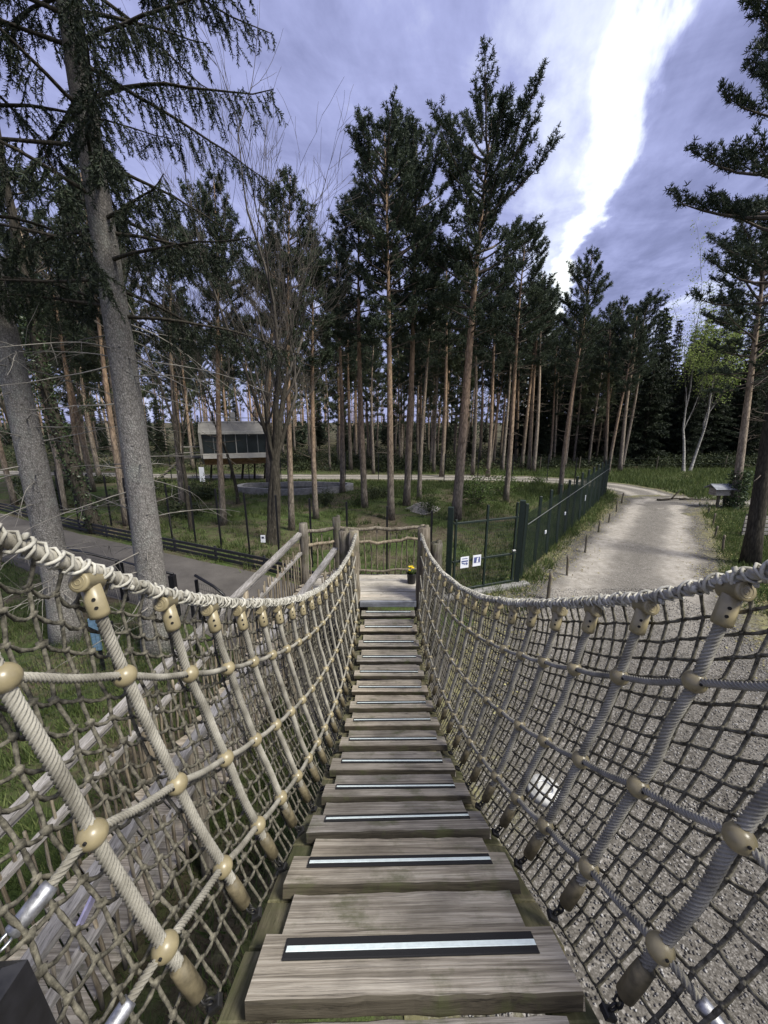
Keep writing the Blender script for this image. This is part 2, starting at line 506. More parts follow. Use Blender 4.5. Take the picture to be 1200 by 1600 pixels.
    M['asphalt'] = k.done(col, 0.9, 0, k.bump(f, 0.4, 0.006), 0.2)


make_materials()


# ------------------------------------------------------------------ mesh helpers
class MB:
    """collects pieces of one mesh"""

    def __init__(self):
        self.v, self.f, self.mi, self.n, self.smooth = [], [], [], 0, []

    def add(self, verts, faces, mi=0, smooth=False):
        verts = np.asarray(verts, float).reshape(-1, 3)
        self.v.append(verts)
        if isinstance(faces, np.ndarray):
            fs = (faces + self.n).tolist()
        else:
            fs = [[i + self.n for i in f] for f in faces]
        self.f.extend(fs)
        self.mi.extend([mi] * len(fs))
        self.smooth.extend([smooth] * len(fs))
        self.n += len(verts)
        return self

    def box(self, c, s, rot=None, mi=0, cham=0.0, jit=0.0):
        c = np.asarray(c, float)
        hx, hy, hz = s[0] / 2, s[1] / 2, s[2] / 2
        if cham <= 0:
            v = np.array([[x, y, z] for z in (-hz, hz) for y in (-hy, hy) for x in (-hx, hx)])
            f = [[0, 2, 3, 1], [4, 5, 7, 6], [0, 1, 5, 4], [2, 6, 7, 3], [0, 4, 6, 2], [1, 3, 7, 5]]
        else:
            k = cham
            rings = []
            for z, i in ((-hz, k), (-hz + k, 0), (hz - k, 0), (hz, k)):
                a, b = hx - i, hy - i
                rings += [[-a, -b, z], [a, -b, z], [a, b, z], [-a, b, z]]
            v = np.array(rings)
            f = [[3, 2, 1, 0], [12, 13, 14, 15]]
            for r in range(3):
                for j in range(4):
                    j2 = (j + 1) % 4
                    f.append([r * 4 + j, r * 4 + j2, r * 4 + 4 + j2, r * 4 + 4 + j])
        if jit:
            v = v + RNG.normal(0, jit, v.shape)
        if rot is not None:
            v = v @ np.array(rot).T
        self.add(v + c, f, mi)
        return self

    def tube(self, path, radii, sides=8, caps=True, mi=0, smooth=True, lobes=0, depth=0.0, twist=0.0):
        P = np.asarray(path, float)
        n = len(P)
        R = np.broadcast_to(np.asarray(radii, float), (n,))
        T, U, V = frames(P)
        a = np.arange(sides) * 2 * PI / sides
        ln = np.concatenate([[0], np.cumsum(np.linalg.norm(np.diff(P, axis=0), axis=1))])
        prof = np.ones(sides)
        if lobes:
            per = sides // lobes
            ph = (np.arange(sides) % per) / per
            prof = 1 - depth * (np.abs(2 * ph - 1) ** 2.2)
        ang = a[None, :] + twist * ln[:, None]
        rr = R[:, None] * prof[None, :]
        verts = P[:, None, :] + rr[..., None] * (np.cos(ang)[..., None] * U[:, None, :] + np.sin(ang)[..., None] * V[:, None, :])
        i = np.arange(n - 1)[:, None] * sides
        j = np.arange(sides)[None, :]
        j2 = (j + 1) % sides
        q = np.stack([i + j, i + j2, i + sides + j2, i + sides + j], -1).reshape(-1, 4)
        faces = q.tolist()
        if caps:
            faces.append(list(range(sides))[::-1])
            faces.append([(n - 1) * sides + k for k in range(sides)])
        self.add(verts.reshape(-1, 3), faces, mi, smooth)
        return self

    def sphere(self, c, r, seg=12, rings=8, mi=0, scale=(1, 1, 1), rot=None, jit=0.0):
        v, f = [], []
        for i in range(rings + 1):
            th = PI * i / rings
            for j in range(seg):
                ph = 2 * PI * j / seg
                v.append([math.sin(th) * math.cos(ph), math.sin(th) * math.sin(ph), math.cos(th)])
        for i in range(rings):
            for j in range(seg):
                j2 = (j + 1) % seg
                f.append([i * seg + j, (i + 1) * seg + j, (i + 1) * seg + j2, i * seg + j2])
        v = np.array(v) * r * np.array(scale)
        if jit:
            v = v + RNG.normal(0, jit, v.shape)
        if rot is not None:
            v = v @ np.array(rot).T
        self.add(v + np.asarray(c), f, mi, True)
        return self

    def obj(self, name, mats, parent=None, loc=None):
        return link(name, self.mesh(name, mats), parent, loc)

    def mesh(self, name, mats):
        if isinstance(mats, str):
            mats = [mats]
        me = bpy.data.meshes.new(name)
        V = np.concatenate(self.v) if self.v else np.zeros((0, 3))
        cnt = np.fromiter((len(f) for f in self.f), np.int32, len(self.f))
        loops = np.fromiter((i for f in self.f for i in f), np.int32, int(cnt.sum()))
        fill(me, V, loops, cnt)
        me.polygons.foreach_set('material_index', np.array(self.mi, np.int32))
        me.polygons.foreach_set('use_smooth', np.array(self.smooth, bool))
        for m in mats:
            me.materials.append(MATS[m])
        me.update()
        return me


def fill(me, V, loops, cnt):
    me.vertices.add(len(V))
    me.vertices.foreach_set('co', np.ascontiguousarray(V, np.float32).ravel())
    me.loops.add(len(loops))
    me.loops.foreach_set('vertex_index', loops)
    me.polygons.add(len(cnt))
    st = np.concatenate([[0], np.cumsum(cnt)[:-1]]).astype(np.int32)
    me.polygons.foreach_set('loop_start', st)
    me.polygons.foreach_set('loop_total', cnt.astype(np.int32))
    me.update(calc_edges=True)


def tri_mesh(name, V, F, mat):
    """mesh straight from arrays; F is (n, 3) or (n, 4)"""
    me = bpy.data.meshes.new(name)
    F = np.asarray(F, np.int32)
    fill(me, V, F.ravel(), np.full(len(F), F.shape[1], np.int32))
    me.materials.append(MATS[mat])
    return me


def link(name, me, parent=None, loc=None):
    o = bpy.data.objects.new(name, me)
    COL.objects.link(o)
    if parent is not None:
        o.parent = parent
    if loc is not None:
        o.location = tuple(loc)
    return o


def tag(o, label=None, cat=None, group=None, kind=None):
    if label:
        o['label'] = label
    if cat:
        o['category'] = cat
    if group:
        o['group'] = group
    if kind:
        o['kind'] = kind
    return o


def thing(name, label, cat, loc=(0, 0, 0), rz=0.0, group=None):
    o = bpy.data.objects.new(name, None)
    o.empty_display_size = 0.2
    COL.objects.link(o)
    o.location = tuple(loc)
    o.rotation_euler = (0, 0, rz)
    return tag(o, label, cat, group)


def frames(P):
    T = np.gradient(P, axis=0)
    ln = np.linalg.norm(T, axis=1)
    good = np.where(ln > 1e-9)[0]
    near = good[np.abs(np.arange(len(P))[:, None] - good[None, :]).argmin(1)] if len(P) < 60 else np.arange(len(P))
    T = T[near] / (np.linalg.norm(T[near], axis=1, keepdims=True) + 1e-12)
    up = np.array([0, 0, 1.0]) if abs(T[0, 2]) < 0.9 else np.array([0, 1.0, 0])
    U = np.zeros_like(P)
    u = np.cross(up, T[0])
    u /= np.linalg.norm(u)
    for i in range(len(P)):
        u = u - T[i] * np.dot(u, T[i])
        u /= np.linalg.norm(u) + 1e-12
        U[i] = u
    V = np.cross(T, U)
    return T, U, V


def smooth_path(pts, step):
    """Catmull-Rom through pts, resampled at a step"""
    P = np.asarray(pts, float)
    Q = np.vstack([2 * P[0] - P[1], P, 2 * P[-1] - P[-2]])
    out = []
    for i in range(1, len(Q) - 2):
        t = np.linspace(0, 1, 16, endpoint=False)[:, None]
        a, b, c, d = Q[i - 1], Q[i], Q[i + 1], Q[i + 2]
        out.append(0.5 * (2 * b + (c - a) * t + (2 * a - 5 * b + 4 * c - d) * t ** 2 + (3 * b - a - 3 * c + d) * t ** 3))
    out.append(P[-1:])
    return resample(np.vstack(out), step)


def resample(P, step):
    s = np.concatenate([[0], np.cumsum(np.linalg.norm(np.diff(P, axis=0), axis=1))])
    n = max(2, int(round(s[-1] / step)) + 1)
    x = np.linspace(0, s[-1], n)
    return np.stack([np.interp(x, s, P[:, k]) for k in range(3)], 1)


def rope(mb, pts, r, lobes=6, lead=2.3, quality=1.0, depth=0.32, mi=0):
    """laid rope: a lobed section that turns along its path"""
    ld = lead * 2 * r
    P = smooth_path(pts, ld / max(4, int(10 * quality)))
    per = 4 if quality > 0.6 else 3
    mb.tube(P, r, lobes * per, True, mi, True, lobes, depth, 2 * PI / ld)


def align(d, up=(0, 0, 1)):
    """rotation with its z axis along d"""
    d = np.asarray(d, float)
    d = d / np.linalg.norm(d)
    up = np.asarray(up, float)
    if abs(np.dot(d, up)) > 0.95:
        up = np.array([0, 1.0, 0])
    x = np.cross(up, d)
    x /= np.linalg.norm(x)
    return np.stack([x, np.cross(d, x), d], 1)


def torus(mb, c, R, r, rot, seg=12, sides=6, mi=0, stretch=1.0):
    a = np.linspace(0, 2 * PI, seg, endpoint=False)
    P = np.stack([np.cos(a) * R, np.sin(a) * R * stretch, 0 * a], 1)
    v, f = [], []
    for i in range(seg):
        out = np.array([math.cos(a[i]), math.sin(a[i]), 0])
        for j in range(sides):
            b = 2 * PI * j / sides
            v.append(P[i] + r * (math.cos(b) * out + math.sin(b) * np.array([0, 0, 1])))
    for i in range(seg):
        for j in range(sides):
            i2, j2 = (i + 1) % seg, (j + 1) % sides
            f.append([i * sides + j, i2 * sides + j, i2 * sides + j2, i * sides + j2])
    mb.add(np.array(v) @ rot.T + np.asarray(c), f, mi, True)


def rough_log(mb, p0, p1, r0, r1, sides=9, seg=10, bend=0.02, rough=0.08, mi=0):
    p0, p1 = np.asarray(p0, float), np.asarray(p1, float)
    t = np.linspace(0, 1, seg)
    P = p0 + (p1 - p0) * t[:, None]
    L = np.linalg.norm(p1 - p0)
    off = np.cumsum(RNG.normal(0, bend * L / seg * 1.5, (seg, 3)), 0)
    off -= off[0] + (off[-1] - off[0]) * t[:, None]
    P = P + off
    R = (r0 + (r1 - r0) * t) * (1 + RNG.normal(0, rough, seg))
    mb.tube(P, R, sides, True, mi, True)
    return P


def noise2(x, y, seed=0):
    """cheap smooth noise for masks, -1..1"""
    r = np.random.default_rng(seed)
    s = np.zeros_like(x)
    for k in range(7):
        fx, fy, ph = r.normal(0, 1, 2).tolist() + [r.uniform(0, 6.28)]
        f = 0.25 * 1.55 ** k
        s += np.sin(f * (fx * x + fy * y) * 1.3 + ph) / (1 + 0.35 * k)
    return s / 2.6


# ------------------------------------------------------------------ ground, roads
def ribbon(center, width, step, z, jitter=0.0, cross=9, uneven=0.0):
    P = smooth_path([(x, y, 0) for x, y in center], step)
    n = len(P)
    T, U, V = frames(P)
    nrm = np.stack([-T[:, 1], T[:, 0], 0 * T[:, 0]], 1)
    wv = np.interp(np.linspace(0, 1, n), np.linspace(0, 1, len(width)), width) / 2
    a = RNG.normal(0, jitter, n)
    b = RNG.normal(0, jitter, n)
    ker = np.array([.25, .5, .25])
    a, b = np.convolve(a, ker, 'same'), np.convolve(b, ker, 'same')
    t = np.linspace(-1, 1, cross)
    w = np.where(t[None, :] < 0, (wv + a)[:, None], (wv + b)[:, None])
    v = P[:, None, :] + nrm[:, None, :] * (t[None, :] * w)[..., None]
    v[..., 2] = z
    if uneven:
        v[:, 1:-1, 2] += uneven * (0.5 + 0.5 * noise2(v[:, 1:-1, 0] * 3, v[:, 1:-1, 1] * 3, 4))
    i = np.arange(n - 1)[:, None] * cross
    j = np.arange(cross - 1)[None, :]
    q = np.stack([i + j, i + j + 1, i + cross + j + 1, i + cross + j], -1).reshape(-1, 4)
    return v.reshape(-1, 3), q[:, ::-1], P, nrm, wv


ROAD = [(3.0, -12), (3.2, -4), (3.5, 2), (4.6, 6.2), (7.2, 10.3), (10.4, 14.6), (13.4, 18.4), (15.6, 21.8), (15.8, 25.0), (13.0, 28.0), (7.0, 29.6), (-4, 30.2), (-16, 30.6), (-34, 33)]
ROAD_W = [7.0, 7.0, 6.6, 5.4, 4.3, 3.9, 3.7, 3.6, 3.2, 2.8, 2.6, 2.4, 2.4]
PATH = [(-34, 24.5), (-20, 17.2), (-12, 13.0), (-7.0, 10.6), (-3.2, 8.6), (0.2, 5.6), (2.5, 2.5)]
PATH_W = [2.8, 2.8, 2.8, 2.8, 2.8, 2.8]


def across(me, cross):
    """stores how far each point is from the middle of its road, 0 to 1"""
    n = len(me.vertices)
    at = me.attributes.new('across', 'FLOAT', 'POINT')
    at.data.foreach_set('value', np.tile(np.abs(np.linspace(-1, 1, cross)), n // cross).astype(np.float32))
    return me


def d_to(line, x, y):
    P = smooth_path([(a, b, 0) for a, b in line], 0.5)
    best = np.full(np.shape(x), 1e9)
    for a, b in zip(P[:-1], P[1:]):
        ab = b[:2] - a[:2]
        t = np.clip(((x - a[0]) * ab[0] + (y - a[1]) * ab[1]) / (ab @ ab), 0, 1)
        best = np.minimum(best, np.hypot(x - a[0] - t * ab[0], y - a[1] - t * ab[1]))
    return best


def build_ground():
    xs = np.concatenate([np.linspace(-400, -50, 8, endpoint=False), np.linspace(-50, 50, 120), np.linspace(50, 400, 9)[1:]])
    ys = np.concatenate([np.linspace(-200, -20, 6, endpoint=False), np.linspace(-20, 70, 110), np.linspace(70, 600, 10)[1:]])
    X, Y = np.meshgrid(xs, ys)
    near = np.minimum(d_to(ROAD, X, Y) - 3.4, d_to(PATH, X, Y) - 2.2)
    Z = 0.10 * np.clip(near / 3, 0, 1) * (0.3 + noise2(X, Y, 3))
    Z -= 0.004
    n, m = X.shape
    V = np.stack([X, Y, Z], -1).reshape(-1, 3)
    i = np.arange(n - 1)[:, None] * m
    j = np.arange(m - 1)[None, :]
    q = np.stack([i + j, i + j + 1, i + m + j + 1, i + m + j], -1).reshape(-1, 4)
    me = tri_mesh('ground', V, q, 'ground')
    me.polygons.foreach_set('use_smooth', np.ones(len(me.polygons), bool))
    tag(link('ground', me), kind='structure')
    v, q, P, nr, wv = ribbon(ROAD, ROAD_W, 0.35, 0.012, 0.22, 11, 0.012)
    tag(link('gravel_road', across(tri_mesh('gravel_road', v, q, 'gravel'), 11)), kind='structure')
    v, q, *_ = ribbon([(13.6, 19.6), (17.5, 20.9), (23, 21.0), (32, 20.2), (60, 18)], [4.6, 3.4, 3.0, 3.0], 0.35, 0.018, 0.2, 7)
    tag(link('side_road', across(tri_mesh('side_road', v, q, 'gravel'), 7)), kind='structure')
    v, q, *_ = ribbon(PATH, PATH_W, 0.5, 0.006, 0.03, 7)
    tag(link('path', tri_mesh('path', v, q, 'asphalt')), kind='structure')


def blades(n, xy, h, w, lean=0.5, z0=0.0, leaf=False):
    """n upright blades (single triangles); leaf: small flat quads lying on the ground"""
    x, y = xy[:, 0], xy[:, 1]
    n = len(x)
    a = RNG.uniform(0, 2 * PI, n)
    hh = h * RNG.uniform(0.5, 1.3, n)
    ww = w * RNG.uniform(0.6, 1.3, n)
    base = np.stack([x, y, np.full(n, z0)], 1)
    side = np.stack([np.cos(a), np.sin(a), 0 * a], 1)
    la = RNG.uniform(0, 2 * PI, n)
    tip = np.stack([np.cos(la) * lean * hh, np.sin(la) * lean * hh, hh], 1)
    V = np.stack([base - side * ww[:, None], base + side * ww[:, None], base + tip], 1).reshape(-1, 3)
    F = np.arange(3 * n).reshape(-1, 3)
    return V, F


def scatter(n, box, keep):
    x = RNG.uniform(box[0], box[1], n)
    y = RNG.uniform(box[2], box[3], n)
    k = keep(x, y)
    return np.stack([x[k], y[k]], 1)


def clear_of_roads(x, y, m=0.0):
    dr = d_to(ROAD, x, y)
    w = np.where(y > 15, 1.9, np.where(y > 8, 2.1, 3.0))
    return (dr > w + m) & (d_to(PATH, x, y) > 1.45 + m)


def build_grass():
    sets = []
    # lawn inside the enclosure and left of the bridge
    def patch(th, seed):
        return lambda x, y: clear_of_roads(x, y, 0.05) & (noise2(x, y, seed) + RNG.normal(0, 0.22, x.shape) > th)
    sets.append((scatter(90000, (-16, 13, 9, 28), patch(0.02, 11)), 0.13, 0.012))
    sets.append((scatter(40000, (-9, -0.8, 1.0, 9), patch(-0.15, 12)), 0.12, 0.008))
    # verge between fence and road, and right verge
    sets.append((scatter(30000, (2, 17, 8, 24), lambda x, y: clear_of_roads(x, y, -0.1) & (d_to(ROAD, x, y) < 4.2)), 0.17, 0.012))
    sets.append((scatter(34000, (7, 22, 6, 20), lambda x, y: clear_of_roads(x, y, 0.25) & (x > 0.66 * y + 1.6)), 0.16, 0.012))
    # field across the road
    sets.append((scatter(60000, (8, 48, 21, 35), lambda x, y: clear_of_roads(x, y, 0.15) & (noise2(x, y, 13) > -0.75) & (y < 33.5 + 0.05 * x)), 0.24, 0.028))
    sets.append((scatter(40000, (-26, 16, 27, 36), patch(-0.05, 14)), 0.2, 0.022))
    def clumps(n, box, keep, k, spread):
        c = scatter(n, box, keep)
        return np.repeat(c, k, 0) + RNG.normal(0, spread, (len(c) * k, 2))
    sets.append((clumps(2600, (-14, 13, 10, 28), patch(-0.25, 15), 22, 0.10), 0.24, 0.013))
    sets.append((clumps(1100, (-9, -0.9, 1.0, 9), patch(-0.4, 16), 26, 0.07), 0.20, 0.008))
    sets.append((clumps(900, (2, 21, 7, 24), lambda x, y: clear_of_roads(x, y, 0.0) & (d_to(ROAD, x, y) < 5.5), 22, 0.09), 0.25, 0.012))
    sets.append((clumps(1700, (9, 46, 22, 35), lambda x, y: clear_of_roads(x, y, 0.2) & (y < 33.5 + 0.05 * x), 18, 0.2), 0.38, 0.026))
    for xy, h, w in sets:
        V, F = blades(0, xy, h, w)
        tag(link('grass', tri_mesh('grass', V, F, 'grass')), 'short green grass growing beside the paths', 'grass', kind='stuff')
    # yellow leaf litter and moss along the road edges
    xy = scatter(60000, (1.5, 19, 5, 23), lambda x, y: np.abs(d_to(ROAD, x, y) - np.where(y > 10, 2.05, 2.6) + RNG.normal(0, 0.35, x.shape)) < 0.45)
    n = len(xy)
    a = RNG.uniform(0, 2 * PI, n)
    s = RNG.uniform(0.012, 0.032, n)
    c = np.stack([xy[:, 0], xy[:, 1], RNG.uniform(0.030, 0.05, n)], 1)
    e1 = np.stack([np.cos(a) * s, np.sin(a) * s, RNG.normal(0, 0.006, n)], 1)
    e2 = np.stack([-np.sin(a) * s * 0.6, np.cos(a) * s * 0.6, RNG.normal(0, 0.006, n)], 1)
    V = np.stack([c - e1, c + e2, c + e1, c - e2], 1).reshape(-1, 3)
    tag(link('leaf_litter', tri_mesh('leaf_litter', V, np.arange(4 * n).reshape(-1, 4), 'litter')), 'yellowish dry leaves and moss along the road edges', 'leaf litter', kind='stuff')
    # loose gravel stones
    xy = scatter(42000, (0.4, 7.6, 0.4, 9.5), lambda x, y: d_to(ROAD, x, y) < 3.0)
    n = len(xy)
    r = RNG.uniform(0.006, 0.017, n)
    c = np.stack([xy[:, 0], xy[:, 1], 0.02 + r * 0.3], 1)
    oc = np.array([[1, 0, 0], [0, 1, 0], [-1, 0, 0], [0, -1, 0], [0, 0, .75], [0, 0, -.75]])
    a = RNG.uniform(0, 2 * PI, n)
    ca, sa = np.cos(a), np.sin(a)
    o = np.repeat(oc[None], n, 0) * RNG.uniform(0.6, 1.3, (n, 6, 1))
    ox = o[..., 0] * ca[:, None] - o[..., 1] * sa[:, None]
    oy = o[..., 0] * sa[:, None] + o[..., 1] * ca[:, None]
    V = c[:, None, :] + np.stack([ox, oy, o[..., 2]], -1) * r[:, None, None]
    f = np.array([[0, 1, 4], [1, 2, 4], [2, 3, 4], [3, 0, 4], [1, 0, 5], [2, 1, 5], [3, 2, 5], [0, 3, 5]])
    F = (np.arange(n)[:, None, None] * 6 + f[None]).reshape(-1, 3)
    tag(link('gravel', tri_mesh('gravel', V.reshape(-1, 3), F, 'stone_chip')), 'loose gravel stones on the road beside the bridge', 'gravel', kind='stuff')


build_ground()
build_grass()

# ------------------------------------------------------------------ rope bridge
BX = 0.075
DECK = np.array([(-0.6, -1.47), (0.0, -1.50), (0.35, -1.52), (0.60, -1.56), (0.82, -1.643), (1.15, -1.835), (1.61, -2.145), (2.035, -2.415), (2.45, -2.645),
                 (2.89, -2.860), (3.31, -3.040), (3.80, -3.225), (4.3, -3.36), (4.8, -3.435), (5.3, -3.46), (5.8, -3.43), (6.3, -3.345)])
TOPZ = np.array([(0.30, 0.12), (0.55, -0.05), (0.72, -0.185), (0.97, -0.385), (1.25, -0.60), (1.54, -0.78), (1.86, -0.955), (2.43, -1.24), (3.1, -1.53), (3.9, -1.80),
                 (4.87, -2.01), (5.67, -2.08), (6.1, -2.04), (6.42, -1.95)])
TOPX = np.array([(0.3, 0.99), (0.72, 0.955), (0.97, 0.925), (1.25, 0.885), (1.54, 0.86), (1.86, 0.845), (2.43, 0.82), (3.9, 0.75), (4.87, 0.69), (5.67, 0.63), (6.42, 0.565)])
BOTX = np.array([(0.3, 0.575), (0.97, 0.56), (1.86, 0.52), (6.42, 0.50)])


def deck_z(y):
    return np.interp(y, DECK[:, 0], DECK[:, 1]) + CAM_H


# arc length along the deck
_ys = np.linspace(-0.6, 6.3, 1400)
_zs = np.interp(_ys, DECK[:, 0], DECK[:, 1])
_k = np.ones(61) / 61
_zs = np.convolve(np.pad(_zs, 30, 'edge'), _k, 'valid')
_ss = np.concatenate([[0], np.cumsum(np.hypot(np.diff(_ys), np.diff(_zs)))])


def deck_at(s):
    y = np.interp(s, _ss, _ys)
    z = np.interp(s, _ss, _zs) + CAM_H
    y2 = np.interp(s + 0.05, _ss, _ys)
    z2 = np.interp(s + 0.05, _ss, _zs) + CAM_H
    return y, z, math.atan2(z2 - z, y2 - y)


def s_of_y(y):
    return float(np.interp(y, _ys, _ss))


def side_point(side, y, h, out=0.0):
    """point on the leaning side of the bridge; h = 0 at the deck, 1 at the top rope"""
    z0 = np.interp(y, _ys, _zs) + CAM_H + 0.0
    z1 = np.interp(y, TOPZ[:, 0], TOPZ[:, 1]) + CAM_H
    x0 = np.interp(y, BOTX[:, 0], BOTX[:, 1])
    x1 = np.interp(y, TOPX[:, 0], TOPX[:, 1]) + (0.012 if side > 0 else 0)
    if side > 0:
        z1 -= 0.03 * np.exp(-((y - 0.9) / 0.5) ** 2)
    hh = np.clip(h, 0, 1.2)
    x = x0 + (x1 - x0) * (1 - (1 - np.minimum(hh, 1)) ** 1.35) + out
    return np.array([BX + side * x, y, z0 + (z1 - z0) * h])


def build_bridge():
    br = thing('rope_bridge', 'long sagging rope bridge with plank deck and knotted net sides', 'bridge', (0, 0, 0))
    # planks: wide ones with a grip strip alternate with narrower ones
    meshes = {}
    for kind, w in (('wide', 0.95), ('narrow', 0.855)):
        for v in range(4):
            mb = MB()
            nx = 15
            xs = np.linspace(-w / 2, w / 2, nx)
            prof = [(-0.102, -0.026), (-0.105, -0.022), (-0.105, 0.015), (-0.100, 0.021), (0.100, 0.021), (0.105, 0.015), (0.105, -0.022), (0.102, -0.026)]
            wob = RNG.normal(0, 0.0022, (nx, 2))
            V = []
            for i, x in enumerate(xs):
                for j, (yy, zz) in enumerate(prof):
                    V.append([x + (RNG.normal(0, 0.002) if i in (0, nx - 1) else 0), yy + wob[i, 0 if yy < 0 else 1] + RNG.normal(0, 0.0006), zz + RNG.normal(0, 0.0007)])
            F = []
            m = len(prof)
            for i in range(nx - 1):
                for j in range(m):
                    j2 = (j + 1) % m
                    F.append([i * m + j, i * m + j2, (i + 1) * m + j2, (i + 1) * m + j])
            F.append(list(range(m))[::-1])
            F.append([(nx - 1) * m + j for j in range(m)])
            F = [f[::-1] for f in F]
            mb.add(V, F)
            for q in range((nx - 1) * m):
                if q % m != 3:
                    mb.mi[q] = 1          # sawn edges and underside: algae, plus gap shade painted into the colour
            meshes[kind, v] = mb.mesh('plank', ['plank', 'plank_edge_shade'])
    mb = MB().box((0, 0, 0), (0.80, 0.072, 0.007), cham=0.002)
    strip_me = mb.mesh('grip_strip', 'grip')
    # a worn pale stripe down the middle of each grip strip
    stripe_me = MB().box((0, 0.0, 0), (0.792, 0.020, 0.006), cham=0.001).mesh('stripe', 'grip_white')
    s = s_of_y(0.82) - 0.239 * 5
    i = -5
    while True:
        y, z, a = deck_at(s)
        if y > 6.285:
            break
        wide = (i % 2 == 0)
        yaw = math.radians(0.9) * math.exp(-max(0, y - 0.5) / 2.0) + random.gauss(0, 0.004)
        roll = -math.radians(0.7) * math.exp(-max(0, y - 0.5) / 1.5) + random.gauss(0, 0.004)
        p = link('plank', meshes['wide' if wide else 'narrow', (i * 7 + 3) % 4], br)
        p.location = (BX + random.gauss(0, 0.006), y, z + (0.012 if wide else -0.030) + random.gauss(0, 0.002))
        p.rotation_euler = (a + random.gauss(0.0, 0.015) + (0.05 if y < 2.5 else 0.0), roll, yaw)
        if i % 3 == 0:
            p.rotation_euler[2] += PI if not wide else 0
            if not wide:
                p.rotation_euler[0] *= -1
                p.rotation_euler[1] *= -1
        if wide and y > 0.4:
            g = link('grip_strip', strip_me, p)
            g.location = (0.0, 0.042, 0.0245)
            t = link('stripe', stripe_me, p)
            t.location = (0.002, 0.038, 0.0268)
        if y > 3.9:
            p.scale = (1, 0.84, 1)
        s += 0.239 if y < 3.9 else 0.203
        i += 1
    # bearer blocks: short mossy timbers under the plank ends
    bm = MB().box((0, 0, 0), (0.13, 0.225, 0.04), cham=0.004, jit=0.001).mesh('bearer_block', 'bearer')
    s = s_of_y(0.35)
    while True:
        y, z, a = deck_at(s)
        if y > 6.15:
            break
        for sd in (-1, 1):
            b = link('bearer_block', bm, br)
            b.location = (BX + sd * (0.475 + random.gauss(0, 0.006)), y, z - 0.072)
            b.rotation_euler = (a, random.gauss(0, 0.02), random.gauss(0, 0.02))
        s += 0.239
    # upright ropes
    sy = [0.44, 0.72]
    s = s_of_y(0.72)
    while True:
        s += 0.335
        y, z, a = deck_at(s)
        if y > 6.15:
            break
        sy.append(float(y))
    ROWS = (0.175, 0.445, 0.75)
    bead_me = MB()
    bead_me.sphere((0, 0, 0), 0.0335, 18, 12, 0, (1.0, 1.0, 0.98))
    for sg in (1, -1):
        bead_me.tube([(sg * -0.012, -0.0345, 0.012), (sg * -0.012, -0.0300, 0.012)], 0.0042, 8, True, 1, False)
    bead_mesh = bead_me.mesh('bead', ['bead', 'hole'])
    ch = MB()
    for q in range(3):
        torus(ch, (0, 0, -0.022 * q), 0.011, 0.0036, np.array(Matrix.Rotation(PI / 2 * (q % 2), 3, 'Z') @ Matrix.Rotation(PI / 2, 3, 'X')), 10, 5, 0, 1.4)
    ch.box((0, 0, -0.07), (0.035, 0.03, 0.02), cham=0.003)
    chain_me = ch.mesh('chain', 'chain')
    for sd in (-1, 1):
        for y in sy:
            q = 1.0 if y < 2.6 else (0.65 if y < 4.0 else 0.4)
            hs = np.linspace(0.085, 0.955, 9)
            pts = [side_point(sd, y + random.gauss(0, 0.004), h) for h in hs]
            pts = [p + np.array([random.gauss(0, 0.003), 0, 0]) for p in pts]
            mb = MB()
            rope(mb, pts, 0.0175, 6, 2.2, q)
            up = mb.obj('upright_rope', 'rope', br)
            for r in ROWS:
                p = side_point(sd, y, r)
                b = link('bead', bead_mesh, up, p)
                R = align(side_point(sd, y, r + 0.05) - p, (0, 1, 0))
                b.rotation_euler = Matrix(R.tolist()).to_euler()
                if sd > 0:
                    b.scale = (-1, 1, 1)
            # bottom sleeve
            a, b_ = side_point(sd, y, 0.045), side_point(sd, y, 0.125)
            d = (b_ - a) / np.linalg.norm(b_ - a)
            m2 = MB()
            m2.tube([a - d * 0.004, a, a + (b_ - a) * 0.6, b_, b_ + d * 0.003, b_ - d * 0.004], [0.012, 0.0235, 0.0245, 0.0225, 0.019, 0.0178], 12)
            m2.obj('sleeve', 'sleeve', up)
            # top fitting: a tee clamp that hangs from the top rope
            t0, t1 = side_point(sd, y, 0.90), side_point(sd, y, 0.972)
            d = (t1 - t0) / np.linalg.norm(t1 - t0)
            m3 = MB()
            m3.tube([t0 - d * 0.001, t0, t0 + d * 0.012, t1], [0.019, 0.0265, 0.0275, 0.0255], 14)
            c = t1 + d * 0.012
            ax = np.array([0, 1.0, -0.35])
            ax /= np.linalg.norm(ax)
            m3.tube([c - ax * 0.040, c - ax * 0.040, c - ax * 0.037, c - ax * 0.030, c - ax * 0.028, c + ax * 0.035, c + ax * 0.038], [0.020, 0.0265, 0.0285, 0.0285, 0.0265, 0.0265, 0.022], 16)
            torus(m3, c - ax * 0.0400, 0.018, 0.0014, align(ax), 16, 6)
            torus(m3, c - ax * 0.0400, 0.008, 0.0014, align(ax), 12, 6)
            inn = np.cross(ax, d) * -sd
            inn /= np.linalg.norm(inn)
            nrm = np.array([-sd * 0.55, -0.8, 0.1])
            nrm = nrm - d * np.dot(nrm, d)
            nrm /= np.linalg.norm(nrm)
            for f in (0.35, 0.62):
                pc = t0 + (t1 - t0) * f
                m3.tube([pc + nrm * 0.0200, pc + nrm * 0.0280], 0.0052, 8, True, 1, False)
            m3.obj('top_fitting', ['bead', 'hole'], up)
            # chain to the deck
            pc = side_point(sd, y, 0.04)
            cobj = link('chain', chain_me, up, pc)
            cobj.rotation_euler = (0, sd * 0.55, random.uniform(-.4, .4))
